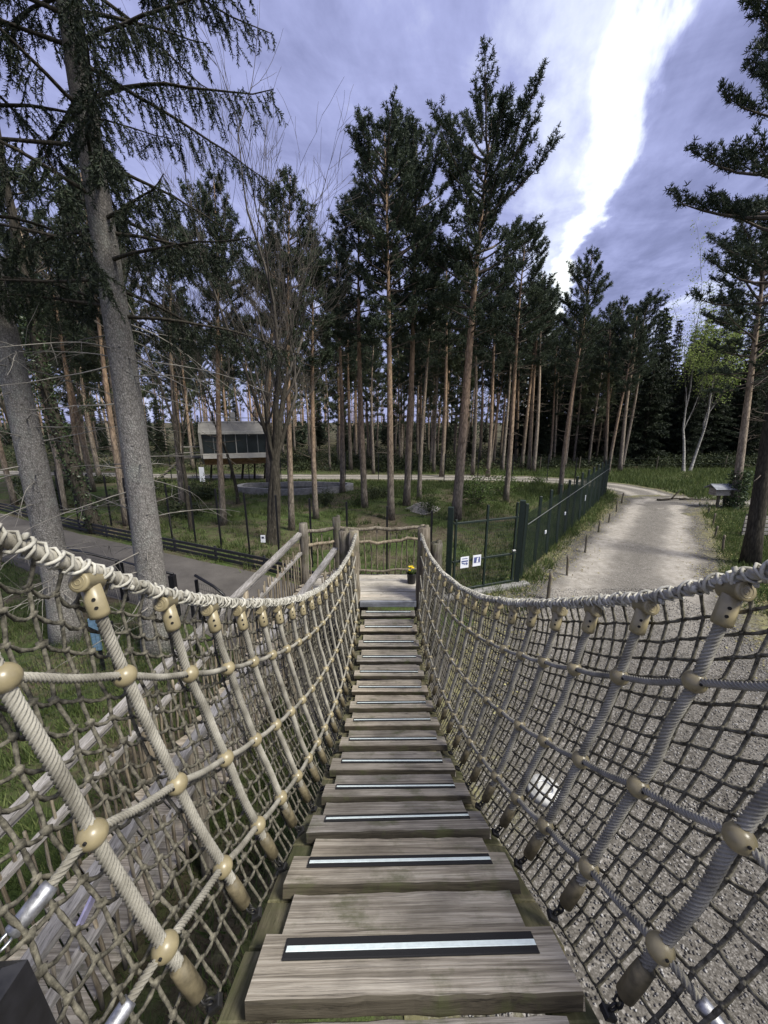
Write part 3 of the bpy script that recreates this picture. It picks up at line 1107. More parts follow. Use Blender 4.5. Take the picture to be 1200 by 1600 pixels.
        # longitudinal ropes
        for ri, r in enumerate(ROWS):
            pts = []
            for k, y in enumerate(sy):
                if k == 0:
                    continue
                pts.append(side_point(sd, y, r))
                if k < len(sy) - 1:
                    m = side_point(sd, (y + sy[k + 1]) / 2, r)
                    m[2] -= 0.008 if y < 3 else 0.004
                    pts.append(m)
            end = side_point(sd, 6.45, 0.12 + 0.8 * r)
            end[0] = BX + sd * 0.575
            pts.append(end)
            first = pts[0]
            if ri == 0:
                a0 = first + np.array([sd * 0.045, -0.085, -0.028])
            elif ri == 1:
                a0 = first + np.array([sd * 0.038, -0.085, -0.034])
            else:
                a0 = side_point(sd, 0.44, r)
                pts = [side_point(sd, 0.2, r)] + [a0] + pts
            if ri < 2:
                pts = [a0] + pts
            mb = MB()
            near = [p for p in pts if p[1] < 3.0]
            far = [p for p in pts if p[1] >= 3.0]
            rope(mb, near + far[:1], 0.0125, 5, 2.5, 0.9, 0.38)
            rope(mb, far, 0.0125, 6, 2.6, 0.4)
            ro = mb.obj('rail_rope', 'rope', br)
            if ri < 2:
                d = a0 - first
                d /= np.linalg.norm(d)
                m2 = MB()
                e = a0 + d * 0.075
                m2.tube([a0 - d * 0.004, a0 - d * 0.004, a0 + d * 0.004, a0 + d * 0.03, e, e + d * 0.004, e + d * 0.004], [0.013, 0.0175, 0.0195, 0.0195, 0.0175, 0.013, 0.004], 14)
                m2.obj('ferrule', 'alu', ro)
                m4 = MB()
                R = align(d)
                tgt = e + d * 0.22
                L = np.linalg.norm(tgt - e)
                dd = (tgt - e) / L
                Rz = align(dd)
                flip = np.stack([Rz[:, 0], Rz[:, 2], -Rz[:, 1]], 1)
                flip2 = np.stack([Rz[:, 1], Rz[:, 2], Rz[:, 0]], 1)
                nl = max(2, int(L / 0.034))
                for q in range(nl):
                    torus(m4, e + dd * (0.012 + 0.034 * q), 0.0115, 0.0036, flip if q % 2 else flip2, 14, 6, 0, 1.7)
                m4.obj('shackle_chain', 'steel', ro)
        # top rope with its lashing
        yy = np.concatenate([np.linspace(0.30, 2.5, 24), np.linspace(2.7, 6.42, 22)])
        pts = [side_point(sd, y, 1.0) + np.array([0, 0, 0.012 + random.gauss(0, 0.002)]) for y in yy]
        mb = MB()
        rope(mb, [p for p in pts if p[1] < 3.2], 0.019, 4, 2.6, 0.9, 0.26)
        rope(mb, [p for p in pts if p[1] >= 2.9], 0.019, 4, 2.6, 0.5, 0.26)
        tr = mb.obj('top_rope', 'toprope', br)
        base = smooth_path(pts, 0.006)
        T, U, V = frames(base)
        n = len(base)
        ln = np.arange(n) * 0.006
        ph = 2 * PI * ln / 0.036 + 3.4 * noise2(ln * 6, ln * 0, 21 + sd)
        rr = 0.0232 + 0.005 * noise2(ln * 30, ln * 0 + 3, 5)
        C = base + (np.cos(ph) * rr)[:, None] * U + (np.sin(ph) * rr)[:, None] * V
        mb = MB()
        mb.tube(C, 0.0044, 6)
        ph2 = -2 * PI * ln / 0.085 + 3.0 * noise2(ln * 4, ln * 0 + 9, 31 + sd)
        C2 = base + (np.cos(ph2) * 0.0245)[:, None] * U + (np.sin(ph2) * 0.0245)[:, None] * V
        mb.tube(C2, 0.0050, 6)
        for k in range(4, n - 4, 7):
            jj = k + random.randint(-2, 2)
            a = random.uniform(0, 2 * PI)
            c = base[jj] + 0.024 * (math.cos(a) * U[jj] + math.sin(a) * V[jj])
            mb.sphere(c, random.uniform(0.006, 0.012), 7, 5, 0, (1, 1.3, 0.8), align(T[jj]), 0.0014)
        mb.obj('lashing', 'lash', tr)
        build_net(br, sd)
    return br


def build_net(br, sd):
    """knotted net just outside the ropes: rows x columns of knots, cords sag between them"""
    ys = [0.24]
    while ys[-1] < 6.36:
        a = np.interp(ys[-1], _ys[:-1], np.diff(_zs) / np.diff(_ys))
        ys.append(ys[-1] + 0.072 / math.sqrt(1 + a * a))
    ys = np.array(ys)
    rows = 18
    nc = len(ys)
    K = np.zeros((nc, rows, 3))
    for i, y in enumerate(ys):
        for j in range(rows):
            h = 1.0 - j / (rows - 1) * 1.0
            skew = (0.055 if sd < 0 else -0.01) * (h - 0.5)
            bag = 0.035 + 0.05 * math.sin(PI * min(1, max(0, h))) * (0.8 + 0.3 * math.sin(y * 4.1 + sd))
            yq = y + skew + (0.030 * (h - 1) * math.sin(y * 2.2) if sd < 0 else 0)
            p = side_point(sd, max(0.2, min(6.42, yq)), h - (0.010 if 0 < j < rows - 1 else 0), bag if j > 0 else 0.0)
            K[i, j] = p
    K[:, 1:-1] += RNG.normal(0, 0.0050 if sd < 0 else 0.0024, (nc, rows - 2, 3))
    K[:, -1, 0] -= sd * 0.02
    K[:, -1, 2] -= 0.05
    V, F, off = [], [], 0
    sag = 0.016 if sd < 0 else 0.004
    segs = []
    for i in range(nc):
        for j in range(rows):
            if j < rows - 1:
                segs.append((K[i, j], K[i, j + 1], 0.002, i))
            if i < nc - 1 and j > 0:
                segs.append((K[i, j], K[i + 1, j], sag, i))
    A = np.array([s[0] for s in segs])
    B = np.array([s[1] for s in segs])
    sg = np.array([s[2] for s in segs]) * RNG.uniform(0.5, 1.4, len(segs))
    near = np.array([ys[s[3]] for s in segs]) < 2.6
    for mask, ns, sides in ((near, 4, 6), (~near, 3, 4)):
        a, b, g = A[mask], B[mask], sg[mask]
        n = len(a)
        t = np.linspace(0, 1, ns)
        P = a[:, None, :] + (b - a)[:, None, :] * t[None, :, None]
        P[..., 2] -= g[:, None] * np.sin(PI * t)[None, :]
        T = (b - a) / np.linalg.norm(b - a, axis=1, keepdims=True)
        up = np.where(np.abs(T[:, 2:3]) < 0.8, np.array([[0, 0, 1.0]]), np.array([[0, 1.0, 0]]))
        U = np.cross(up, T)
        U /= np.linalg.norm(U, axis=1, keepdims=True)
        W = np.cross(T, U)
        an = np.arange(sides) * 2 * PI / sides
        tw = t[:, None] * 5.0 + an[None, :]
        lob = 1 + 0.16 * np.cos(2 * an)[None, :] * np.ones_like(tw)
        rad = 0.0058 * lob
        ring = np.cos(tw)[None, ..., None] * U[:, None, None, :] + np.sin(tw)[None, ..., None] * W[:, None, None, :]
        VV = P[:, :, None, :] + ring * rad[None, ..., None]
        base = off + np.arange(n)[:, None, None] * ns * sides
        i = np.arange(ns - 1)[None, :, None] * sides
        j = np.arange(sides)[None, None, :]
        j2 = (j + 1) % sides
        F.append(np.stack([base + i + j, base + i + j2, base + i + sides + j2, base + i + sides + j], -1).reshape(-1, 4))
        V.append(VV.reshape(-1, 3))
        off += n * ns * sides
    V = np.concatenate(V)
    F = np.concatenate(F)
    me = tri_mesh('net_cords', V, F, 'net')
    me.polygons.foreach_set('use_smooth', np.ones(len(F), bool))
    o = link('net', me, br)
    tag(o, kind='stuff')
    # knots
    kn = K[:, 1:-1].reshape(-1, 3)
    n = len(kn)
    ico = np.array([[1, 0, 0], [-1, 0, 0], [0, 1, 0], [0, -1, 0], [0, 0, 1], [0, 0, -1], [.62, .62, .5], [-.62, .62, -.5], [.62, -.62, -.5], [-.62, -.62, .5]])
    fc = [[0, 6, 8], [0, 8, 3], [6, 2, 8], [2, 7, 8], [7, 5, 8], [5, 3, 8], [6, 4, 2], [0, 4, 6], [0, 3, 4], [3, 9, 4], [9, 1, 4], [1, 2, 4], [1, 7, 2], [1, 5, 7], [1, 9, 5], [9, 3, 5]]
    sc = RNG.uniform(0.0085, 0.0120, (n, 1, 1)) * (1.2 if sd < 0 else 0.95) * RNG.uniform(0.75, 1.25, (n, 10, 1))
    V = kn[:, None, :] + ico[None] * sc
    F = (np.arange(n)[:, None, None] * 10 + np.array(fc)[None]).reshape(-1, 3)
    me = tri_mesh('net_knots', V.reshape(-1, 3), F, 'net')
    me.polygons.foreach_set('use_smooth', np.ones(len(F), bool))
    tag(link('net_knots', me, o), kind='stuff')


build_bridge()


# ------------------------------------------------------------------ near landing (where the camera stands)
def build_near_landing():
    t = thing('near_landing', 'weathered timber landing at the near end of the rope bridge', 'platform', (BX, -0.6, 0))
    me = MB().box((0, 0, 0), (1.9, 0.14, 0.04), cham=0.003).mesh('board', 'plank')
    for k in range(9):
        b = link('board', me, t)
        b.location = (random.gauss(0, 0.01), -1.2 + 0.148 * k, CAM_H - 1.56)
    for sx in (-0.85, 0.85):
        for yy in (-1.15, -0.1):
            MB().box((sx, yy, (CAM_H - 1.59) / 2), (0.18, 0.18, CAM_H - 1.59), cham=0.01).obj('leg', 'oldpost', t)
    for k, sd in enumerate((-1, 1)):
        p = thing('anchor_post', 'black steel anchor post with a bolt at the near %s end of the bridge' % ('left' if sd < 0 else 'right'), 'post', (BX + sd * (0.69 if sd < 0 else 0.71), 0.40, CAM_H - 2.24), 0, 'black bridge anchor posts')
        h = 1.35 if sd < 0 else 1.22
        mb = MB()
        mb.box((0, 0, h / 2), (0.13, 0.13, h), np.array(Matrix.Rotation(sd * 0.10, 3, 'Y')), cham=0.02)
        mb.obj('shaft', 'blackpost', p)
        m2 = MB()
        m2.tube([(-sd * 0.06, 0.0, h - 0.115), (-sd * 0.072, 0, h - 0.115), (-sd * 0.072, 0, h - 0.115)], [0.009, 0.009, 0.002], 8, True, 0, False)
        m2.obj('bolt', 'bolt', p)
        m3 = MB().box((0, -0.35, 0.05), (0.12, 0.9, 0.1), cham=0.01)
        m3.obj('arm', 'blackpost', p)


build_near_landing()


# ------------------------------------------------------------------ far landing with fence, stair ramp
def build_far_landing():
    Z = 1.2
    t = thing('far_landing', 'weathered wooden landing with crooked stick railing at the far end of the bridge', 'platform', (BX, 7.0, 0))
    bx = -0.42
    me = [MB().box((0, 0, 0), (2.42, 0.118, 0.035), cham=0.003, jit=0.0015).mesh('board', 'landing') for _ in range(4)]
    k = 0
    y = 6.50
    while y < 7.62:
        b = link('board', me[k % 4], t)
        b.location = (bx + random.gauss(0, 0.012), y - 7.0, Z - 0.018 + random.gauss(0, 0.002))
        b.rotation_euler = (0, 0, random.gauss(0, 0.004))
        k += 1
        y += 0.123
    MB().box((0, 6.40 - 7.0, Z - 0.05), (1.02, 0.07, 0.105), cham=0.006).obj('sill', 'sill', t)
    for sx in (-1.5, -0.5, 0.65):
        MB().box((sx, 0.05, Z / 2 - 0.03), (0.16, 0.9, Z - 0.08), cham=0.01).obj('support', 'oldpost', t)
    # bridge posts: pairs of rough trunks either side of the opening
    posts = [(-0.60, 6.50, 2.50, 0.095, 'post'), (-0.80, 6.64, 2.46, 0.125, 'oldpost'), (0.635, 6.50, 2.56, 0.125, 'oldpost'), (0.88, 6.60, 2.24, 0.12, 'oldpost'),
             (-1.66, 7.30, 2.42, 0.09, 'post'), (-1.06, 7.62, 2.46, 0.09, 'oldpost'), (0.70, 7.62, 2.30, 0.06, 'post')]
    for x, y, h, r, m in posts:
        mb = MB()
        rough_log(mb, (x, y - 7, 0.0), (x + random.gauss(0, 0.02), y - 7, h), r * 1.06, r * 0.92, 10, 12, 0.02, 0.05)
        if m == 'oldpost':
            rough_log(mb, (x + 0.05, y - 7 + 0.02, 0.4), (x + 0.04, y - 7 + 0.02, h + 0.04), r * 0.5, r * 0.4, 7, 10, 0.03, 0.1)
        mb.obj('post', m, t)
    # crooked rails and pickets of the back and left side
    runs = [((-1.06, 7.62), (0.70, 7.62)), ((-1.66, 7.30), (-1.06, 7.62)), ((-0.73, 6.62), (-0.73, 6.62))][:2]
    for (x0, y0), (x1, y1) in runs:
        for hz, r in ((1.06, 0.042), (0.74, 0.036), (0.10, 0.03)):
            mb = MB()
            rough_log(mb, (x0, y0 - 7.02, Z + hz), (x1, y1 - 7.02, Z + hz + random.gauss(0, 0.02)), r, r * 0.85, 8, 12, 0.09, 0.08)
            mb.obj('rail', 'stick', t)
        L = math.hypot(x1 - x0, y1 - y0)
        n = int(L / 0.125)
        for q in range(n):
            f = (q + 0.7) / n
            x, y = x0 + (x1 - x0) * f, y0 + (y1 - y0) * f
            mb = MB()
            rough_log(mb, (x, y - 6.96, Z - 0.02), (x + random.gauss(0, 0.02), y - 6.96, Z + random.uniform(0.78, 0.98)), 0.016, 0.012, 6, 6, 0.04, 0.12)
            mb.obj('picket', 'stick', t)
    mb = MB().box((0.59, 6.42 - 7.0, 2.40), (0.05, 0.012, 0.11), cham=0.002)
    mb.obj('tag_plate', 'paper', t)


def build_ramp():
    """ramp from the landing back towards the camera, left of the bridge"""
    t = thing('wooden_ramp', 'grey wooden ramp with handrails and stick infill descending left of the bridge', 'ramp', (0, 0, 0))
    zt, zb = 1.2, 0.42
    o0, o1 = np.array([-1.66, 7.22]), np.array([-2.95, 1.4])
    i0, i1 = np.array([-0.90, 6.62]), np.array([-2.15, 0.9])

    def P(a, b, f, z):
        q = a + (b - a) * f
        return np.array([q[0], q[1], z + zt + (zb - zt) * f])
    # deck boards
    n = 40
    for k in range(n):
        f = (k + 0.5) / n
        a, b = P(o0, o1, f, -0.02), P(i0, i1, f, -0.02)
        m = (a + b) / 2
        d = b - a
        L = np.linalg.norm(d)
        R = np.array(Matrix.Rotation(math.atan2(d[1], d[0]), 3, 'Z'))
        MB().box(m, (L * 0.98, 0.128, 0.03), R, cham=0.003).obj('board', 'plank', t)
    for a, b, tops in ((o0, o1, (1.02, 0.62)), (i0, i1, (0.90, 0.5))):
        for hz in tops:
            p, q = P(a, b, -0.01, hz), P(a, b, 1.0, hz)
            d = (q - p) / np.linalg.norm(q - p)
            R = align(d)
            m = MB()
            L = np.linalg.norm(q - p)
            w = 0.10 if hz == tops[0] else 0.07
            m.box((p + q) / 2, (w, 0.045, L), R, cham=0.006)
            m.obj('handrail' if hz == tops[0] else 'mid_rail', 'rail', t)
            if hz == tops[0]:
                m = MB()
                m.box((p + q) / 2 + np.array([0, 0, -0.055]), (0.035, 0.05, L), R, cham=0.004)
                m.obj('under_rail', 'rail', t)
        for f in (0.33, 0.66, 0.97):
            p = P(a, b, f, tops[0] - 0.05)
            mb = MB()
            rough_log(mb, (p[0], p[1], 0), p, 0.062, 0.055, 9, 8, 0.01, 0.04)
            mb.obj('post', 'post', t)
        # stick infill
        L = np.linalg.norm(b - a)
        ns = int(L / 0.095)
        for q in range(ns):
            f = (q + 0.5) / ns
            p = P(a, b, f, -0.12)
            e = P(a, b, f, tops[0] - 0.12 - random.uniform(0.0, 0.25))
            mb = MB()
            rough_log(mb, p, e + np.array([random.gauss(0, 0.012), random.gauss(0, 0.03), 0]), 0.017, 0.013, 5, 5, 0.03, 0.12)
            mb.obj('picket', 'stick', t)


build_far_landing()
build_ramp()


def build_flower_pot():
    p = G(643, 911, 1.2)
    t = thing('flower_pot', 'black flower pot with yellow flowers beside the right bridge post', 'flower pot', (p[0], p[1], 1.2))
    mb = MB()
    mb.tube([(0, 0, 0), (0, 0, 0.01), (0, 0, 0.2), (0, 0, 0.215), (0, 0, 0.215), (0, 0, 0.19)], [0.075, 0.08, 0.098, 0.105, 0.092, 0.088], 16)
    mb.obj('pot', 'pot', t)
    mb = MB()
    for k in range(40):
        a = random.uniform(0, 6.28)
        l = random.uniform(0.05, 0.15)
        b = np.array([random.gauss(0, 0.035), random.gauss(0, 0.035), 0.19])
        e = b + np.array([math.cos(a) * l * 0.6, math.sin(a) * l * 0.6, l])
        s = np.array([-math.sin(a), math.cos(a), 0]) * 0.014
        mb.add([b, (b + e) / 2 + s, e, (b + e) / 2 - s], [[0, 1, 2, 3]])
    mb.obj('foliage', 'bush_leaf', t)
    for k in range(9):
        mb = MB()
        c = np.array([random.gauss(0, 0.045), random.gauss(0, 0.04), random.uniform(0.28, 0.36)])
        for q in range(6):
            a = q * PI / 3 + random.uniform(0, 0.4)
            u = np.array([math.cos(a), math.sin(a), 0.35])
            w = np.array([-math.sin(a), math.cos(a), 0])
            mb.add([c, c + u * 0.016 + w * 0.012, c + u * 0.032, c + u * 0.016 - w * 0.012], [[0, 1, 2, 3]])
        mb.sphere(c, 0.012, 8, 6)
        mb.obj('flower', 'petal', t)


build_flower_pot()


# ------------------------------------------------------------------ fences
def wire_grid(mb, a, b, z0, z1, nv, nh, r):
    """wire mesh panel between two ground points"""
    a, b = np.asarray(a, float), np.asarray(b, float)
    d = (b - a)
    nrm = np.array([-d[1], d[0], 0])
    nrm = nrm / np.linalg.norm(nrm)
    for i in range(nv):
        p = a + d * (i + 0.5) / nv
        mb.tube([(p[0], p[1], z0), (p[0], p[1], z1)], r, 3, False)
    for j in range(nh):
        z = z0 + (z1 - z0) * j / max(1, nh - 1)
        mb.tube([(a[0], a[1], z) + nrm * r, (b[0], b[1], z) + nrm * r], r, 3, False)


def build_gate():
    a, b = G(699, 932), G(806, 913)
    t = thing('metal_gate', 'dark green metal mesh gate carrying two white notices', 'gate', (a[0], a[1], 0))
    o = np.array([a[0], a[1], 0])
    for p, h, w in ((a, 2.35, 0.13), (b, 2.36, 0.14)):
        c = p - o
        MB().box((c[0], c[1], h / 2), (w, w, h), np.array(Matrix.Rotation(-0.3, 3, 'Z')), cham=0.008).obj('post', 'green_steel', t)
    d = b - a
    L = np.linalg.norm(d)
    u = d / L
    R = np.array(Matrix.Rotation(math.atan2(d[1], d[0]), 3, 'Z'))
    for z in (0.14, 0.92, 1.92):
        m = MB()
        m.box(d / 2 + np.array([0, 0, z]), (L - 0.2, 0.045, 0.05), R, cham=0.004)
        m.obj('cross_bar', 'green_steel', t)
    for f, h in ((0.075, 1.95), (0.50, 2.25), (0.925, 2.25)):
        m = MB()
        m.box(d * f + np.array([0, 0, 0.1 + h / 2 - 0.03]), (0.05, 0.052, h), R, cham=0.004)
        m.obj('stile', 'green_steel', t)
    m = MB()
    wire_grid(m, d * 0.08, d * 0.92, 0.16, 1.9, 32, 18, 0.0028)
    tag(m.obj('wire_mesh', 'wire_green', t), kind='stuff')
    m = MB().box(d * 0.90 + np.array([0.02, -0.05, 1.02]), (0.09, 0.06, 0.05), R, cham=0.006)
    m.obj('lock', 'steel', t)
    m = MB().box(d / 2 + np.array([0.05, -0.12, 0.05]), (L + 0.5, 0.22, 0.1), R, cham=0.01, jit=0.004)
    m.obj('threshold', 'concrete', t)
    # notices wired to the gate: things of their own
    for k, f in enumerate((0.20, 0.37)):
        c = a + d * f + np.array([u[1], -u[0], 0]) * 0.05
        s = thing('notice', ('left of two white notices with a blue picture of a hand on the metal gate', 'right of two white notices with a dark figure on the metal gate')[k], 'sign', (c[0], c[1], 0.72), math.atan2(d[1], d[0]), 'notices on the gate')
        MB().box((0, 0, 0.17), (0.24, 0.008, 0.30), cham=0.001).obj('sheet', 'paper', s)
        m = MB()
        if k == 0:
            m.box((0, -0.006, 0.20), (0.19, 0.004, 0.035))
            m.box((-0.03, -0.006, 0.14), (0.11, 0.004, 0.03), np.array(Matrix.Rotation(0.35, 3, 'Y')))
            m.box((0.06, -0.006, 0.13), (0.05, 0.004, 0.06), np.array(Matrix.Rotation(-0.5, 3, 'Y')))
            m.box((0.0, -0.006, 0.27), (0.15, 0.004, 0.018))
        else:
            m.box((0, -0.006, 0.19), (0.18, 0.004, 0.15))
            m.add([(-0.02, -0.0095, 0.12), (0.04, -0.0095, 0.12), (0.03, -0.0095, 0.2), (0.06, -0.0095, 0.25), (0.0, -0.0095, 0.25)], [[0, 1, 2, 3, 4]], 1)
        m.obj('picture', ['print', 'paper'], s)


def fence_line(name, label, cat, pts, spacing, h, post_w, mat, group=None, wires=None, top_wire=None, mesh=None, lean=0.02):
    P = np.array([(x, y, 0) for x, y in pts], float)
    t = thing(name, label, cat, P[0], 0, group)
    o = P[0]
    Q = [P[0]]
    for a, b in zip(P[:-1], P[1:]):
        n = max(1, int(round(np.linalg.norm(b - a) / spacing)))
        for k in range(1, n + 1):
            Q.append(a + (b - a) * k / n)
    for p in Q:
        c = p - o
        m = MB()
        m.box((c[0], c[1], h / 2), (post_w, post_w, h), np.array(Matrix.Rotation(random.gauss(0, lean), 3, 'X')), cham=post_w * 0.1)
        m.obj('post', mat, t)
    m = MB()
    for a, b in zip(Q[:-1], Q[1:]):
        a, b = a - o, b - o
        if wires:
            for z, r in wires:
                m.tube([(a[0], a[1], z), ((a[0] + b[0]) / 2, (a[1] + b[1]) / 2, z - 0.012), (b[0], b[1], z)], r, 4, False)
        if mesh:
            z0, z1, cv, chh, r = mesh
            L = np.linalg.norm(b - a)
            wire_grid(m, a, b, z0, z1, int(L / cv), int((z1 - z0) / chh), r)
    if m.n:
        tag(m.obj('wire_mesh', 'wire_green', t), kind='stuff')
    if top_wire:
        m = MB()
        for a, b in zip(Q[:-1], Q[1:]):
            a, b = a - o, b - o
            m.tube([(a[0] + 0.05, a[1] - 0.04, top_wire), (b[0] + 0.05, b[1] - 0.04, top_wire)], 0.011, 5, False)
        m.obj('top_wire', 'wire_grey', t)
    return t, Q


build_gate()
_gl, _gr = G(699, 932), G(806, 913)
_corner = G(945, 774)
t, ROADPOSTS = fence_line('mesh_fence', 'tall dark green mesh fence running along the gravel road from the gate', 'fence', [(_gr[0] + 0.25, _gr[1] + 0.35), (_corner[0], _corner[1])], 1.35, 2.2, 0.075, 'green_steel', None, None, 1.62, (0.05, 1.9, 0.06, 0.06, 0.0045))
for k, f in enumerate((1, 3, 6)):
    p = ROADPOSTS[f] + (ROADPOSTS[f + 1] - ROADPOSTS[f]) * 0.5
    s = MB()
    s.box((0, 0, 0), (0.03, 0.12, 0.10) if k < 2 else (0.02, 0.10, 0.24), np.array(Matrix.Rotation(-0.6, 3, 'Z')), cham=0.002)
    q = s.obj('fence_tag', 'paper', None, (p[0] + 0.06, p[1] - 0.06, (0.95, 1.05, 1.0)[k]))
    tag(q, ('small pale insulator tag on the road fence nearest the gate', 'small pale insulator tag halfway along the road fence', 'upright white plate on the road fence near its far end')[k], 'tag', 'tags on the road fence')
_f0 = G(390, 868)
fence_line('wire_fence', 'tall thin black post and wire fence along the left of the enclosure', 'fence', [(-17.5, 18.8), (_f0[0], _f0[1]), (_gl[0] - 0.4, _gl[1] + 0.5)], 1.28, 2.15, 0.05, 'blackpost', None, ((0.3, .003), (0.7, .003), (1.1, .003), (1.5, .003), (1.95, .003)))
fence_line('wire_fence', 'thin black post and wire fence at the back of the enclosure', 'fence', [(_corner[0], _corner[1]), (11.2, 26.2), (2, 27.6), (-10, 28.3), (-20, 29)], 2.2, 2.1, 0.05, 'blackpost', None, ((0.5, .004), (1.0, .004), (1.9, .004)))
fence_line('wire_fence', 'low far wire fence on thin posts along the forest edge', 'fence', [(10, 33.0), (24, 33.8), (44, 36)], 3.4, 1.3, 0.07, 'oldpost', None, ((0.6, .006), (1.1, .006)), lean=0.05)


def build_left_rail_fences():
    # tubular railing on the near side of the path
    t = thing('path_railing', 'black tubular railing with thin wires on the near side of the asphalt path', 'railing', (-6.4, 8.75, 0))
    o = np.array([-6.4, 8.75, 0])
    segs = [((-12.4, 11.6), (-9.5, 10.25)), ((-9.4, 10.2), (-6.5, 8.85)), ((-6.4, 8.80), (-4.72, 8.02)), ((-4.1, 7.78), (-3.35, 7.40))]
    for k, (a, b) in enumerate(segs):
        a, b = np.array(a + (0,)) - o, np.array(b + (0,)) - o
        m = MB()
        e = b.copy()
        path = [a + (0, 0, 1.05), e + (0, 0, 1.05)]
        if k == 3:
            path = [a + (0, 0, 1.12), a + (b - a) * 0.65 + (0, 0, 0.98), b + (0, 0, 0.85), b + (0, 0, 0.0)]
        m.tube(path, 0.03, 8)
        m.obj('top_rail', 'blackpost', t)
        for f in ((0.0, 0.98) if k < 3 else (0.02,)):
            p = a + (b - a) * f
            w = 0.12 if (k == 2 and f > 0.5) else 0.055
            MB().box((p[0], p[1], 0.51), (w, w, 1.02), cham=0.005).obj('post', 'blackpost', t)
        m = MB()
        for z in (0.2, 0.4, 0.6, 0.82):
            m.tube([a + (0, 0, z), b + (0, 0, z)], 0.004, 4, False)
        L = np.linalg.norm(b - a)
        wire_grid(m, a, b, 0.02, 0.95, int(L / 0.07), 2, 0.0022)
        tag(m.obj('wires', 'wire_green', t), kind='stuff')
    # low slatted edging on the far side of the path
    P = smooth_path([(x, y, 0) for x, y in PATH], 2.0)
    nrm = np.stack([-np.gradient(P[:, 1]), np.gradient(P[:, 0])], 1)
    nrm /= np.linalg.norm(nrm, axis=1, keepdims=True)
    E = np.column_stack([P[:, :2] + nrm * 1.62, 0 * P[:, 0]])
    E = E[(E[:, 0] > -22) & (E[:, 0] < -1.4)]
    t = thing('slat_edging', 'low black slatted edging on the far side of the asphalt path', 'fence', E[0])
    for a, b in zip(E[:-1], E[1:]):
        a, b = a - E[0], b - E[0]
        d = b - a
        L = np.linalg.norm(d)
        R = np.array(Matrix.Rotation(math.atan2(d[1], d[0]), 3, 'Z'))
        for z in (0.10, 0.25, 0.40):
            MB().box((a + b) / 2 + np.array([0, 0, z]), (L * 0.995, 0.03, 0.095), R, cham=0.004).obj('slat', 'edge_black', t)
        MB().box(a + np.array([0, 0, 0.24]) + np.array([-d[1], d[0], 0]) / L * 0.05, (0.06, 0.06, 0.48), R, cham=0.004).obj('post', 'edge_black', t)
    # ramp-side mesh fence below the bridge, left
    fence_line('mesh_fence', 'fine green mesh fence on black posts below the left side of the bridge', 'fence', [(-7.2, 3.2), (-5.2, 4.6), (-3.6, 6.6)], 1.3, 1.25, 0.05, 'blackpost', None, None, None, (0.02, 1.2, 0.05, 0.1, 0.0022))


build_left_rail_fences()


# ------------------------------------------------------------------ small things on the ground
def stake(px, py_top, py_bot, label, r=0.035, group='wooden stakes along the gravel road'):
    p = G(px, py_bot)
    top = AT(px, py_top, p[1])
    h = max(0.3, top[2])
    mb = MB()
    rough_log(mb, (0, 0, -0.05), (random.gauss(0, 0.03), 0, h), r, r * 0.85, 7, 7, 0.02, 0.07)
    o = mb.obj('wooden_stake', 'oldpost', None, (p[0], p[1], 0))
    tag(o, label, 'stake', group)


LSTAKES = [(856, 894, 938), (914, 836, 864), (886, 868, 900), (935, 813, 832), (951, 802, 817), (963, 782, 800), (971, 770, 787)]
LWORDS = ['nearest wooden stake left of the gravel road, just past the gate', 'third wooden stake left of the road counting from the gate', 'thin second wooden stake left of the road, half hidden in grass',
          'fourth wooden stake left of the road counting from the gate', 'fifth wooden stake left of the road counting from the gate', 'dark sixth wooden stake left of the road near the fence corner', 'farthest, thickest wooden stake left of the road at the bend']
for (x, a, b), w in zip(LSTAKES, LWORDS):
    stake(x, a, b, w, 0.045 if x in (856, 971) else 0.035)
RSTAKES = [(1128, 836, 864), (1116, 822, 841), (1113, 802, 822), (1106, 792, 804), (1131, 768, 791), (1177, 768, 793), (1159, 803, 836)]
RWORDS = ['nearest mossy stake in the grass right of the road', 'second stake from the bridge in the grass right of the road', 'third stake in the grass right of the road', 'farthest short stake in the grass right of the road',
          'thick dark post left of the ivy covered trunk', 'thick dark post right of the ivy covered trunk', 'dark post at the end of the grey board fence']
for (x, a, b), w in zip(RSTAKES, RWORDS):
    stake(x, a, b, w, 0.075 if x in (1131, 1177) else 0.04)


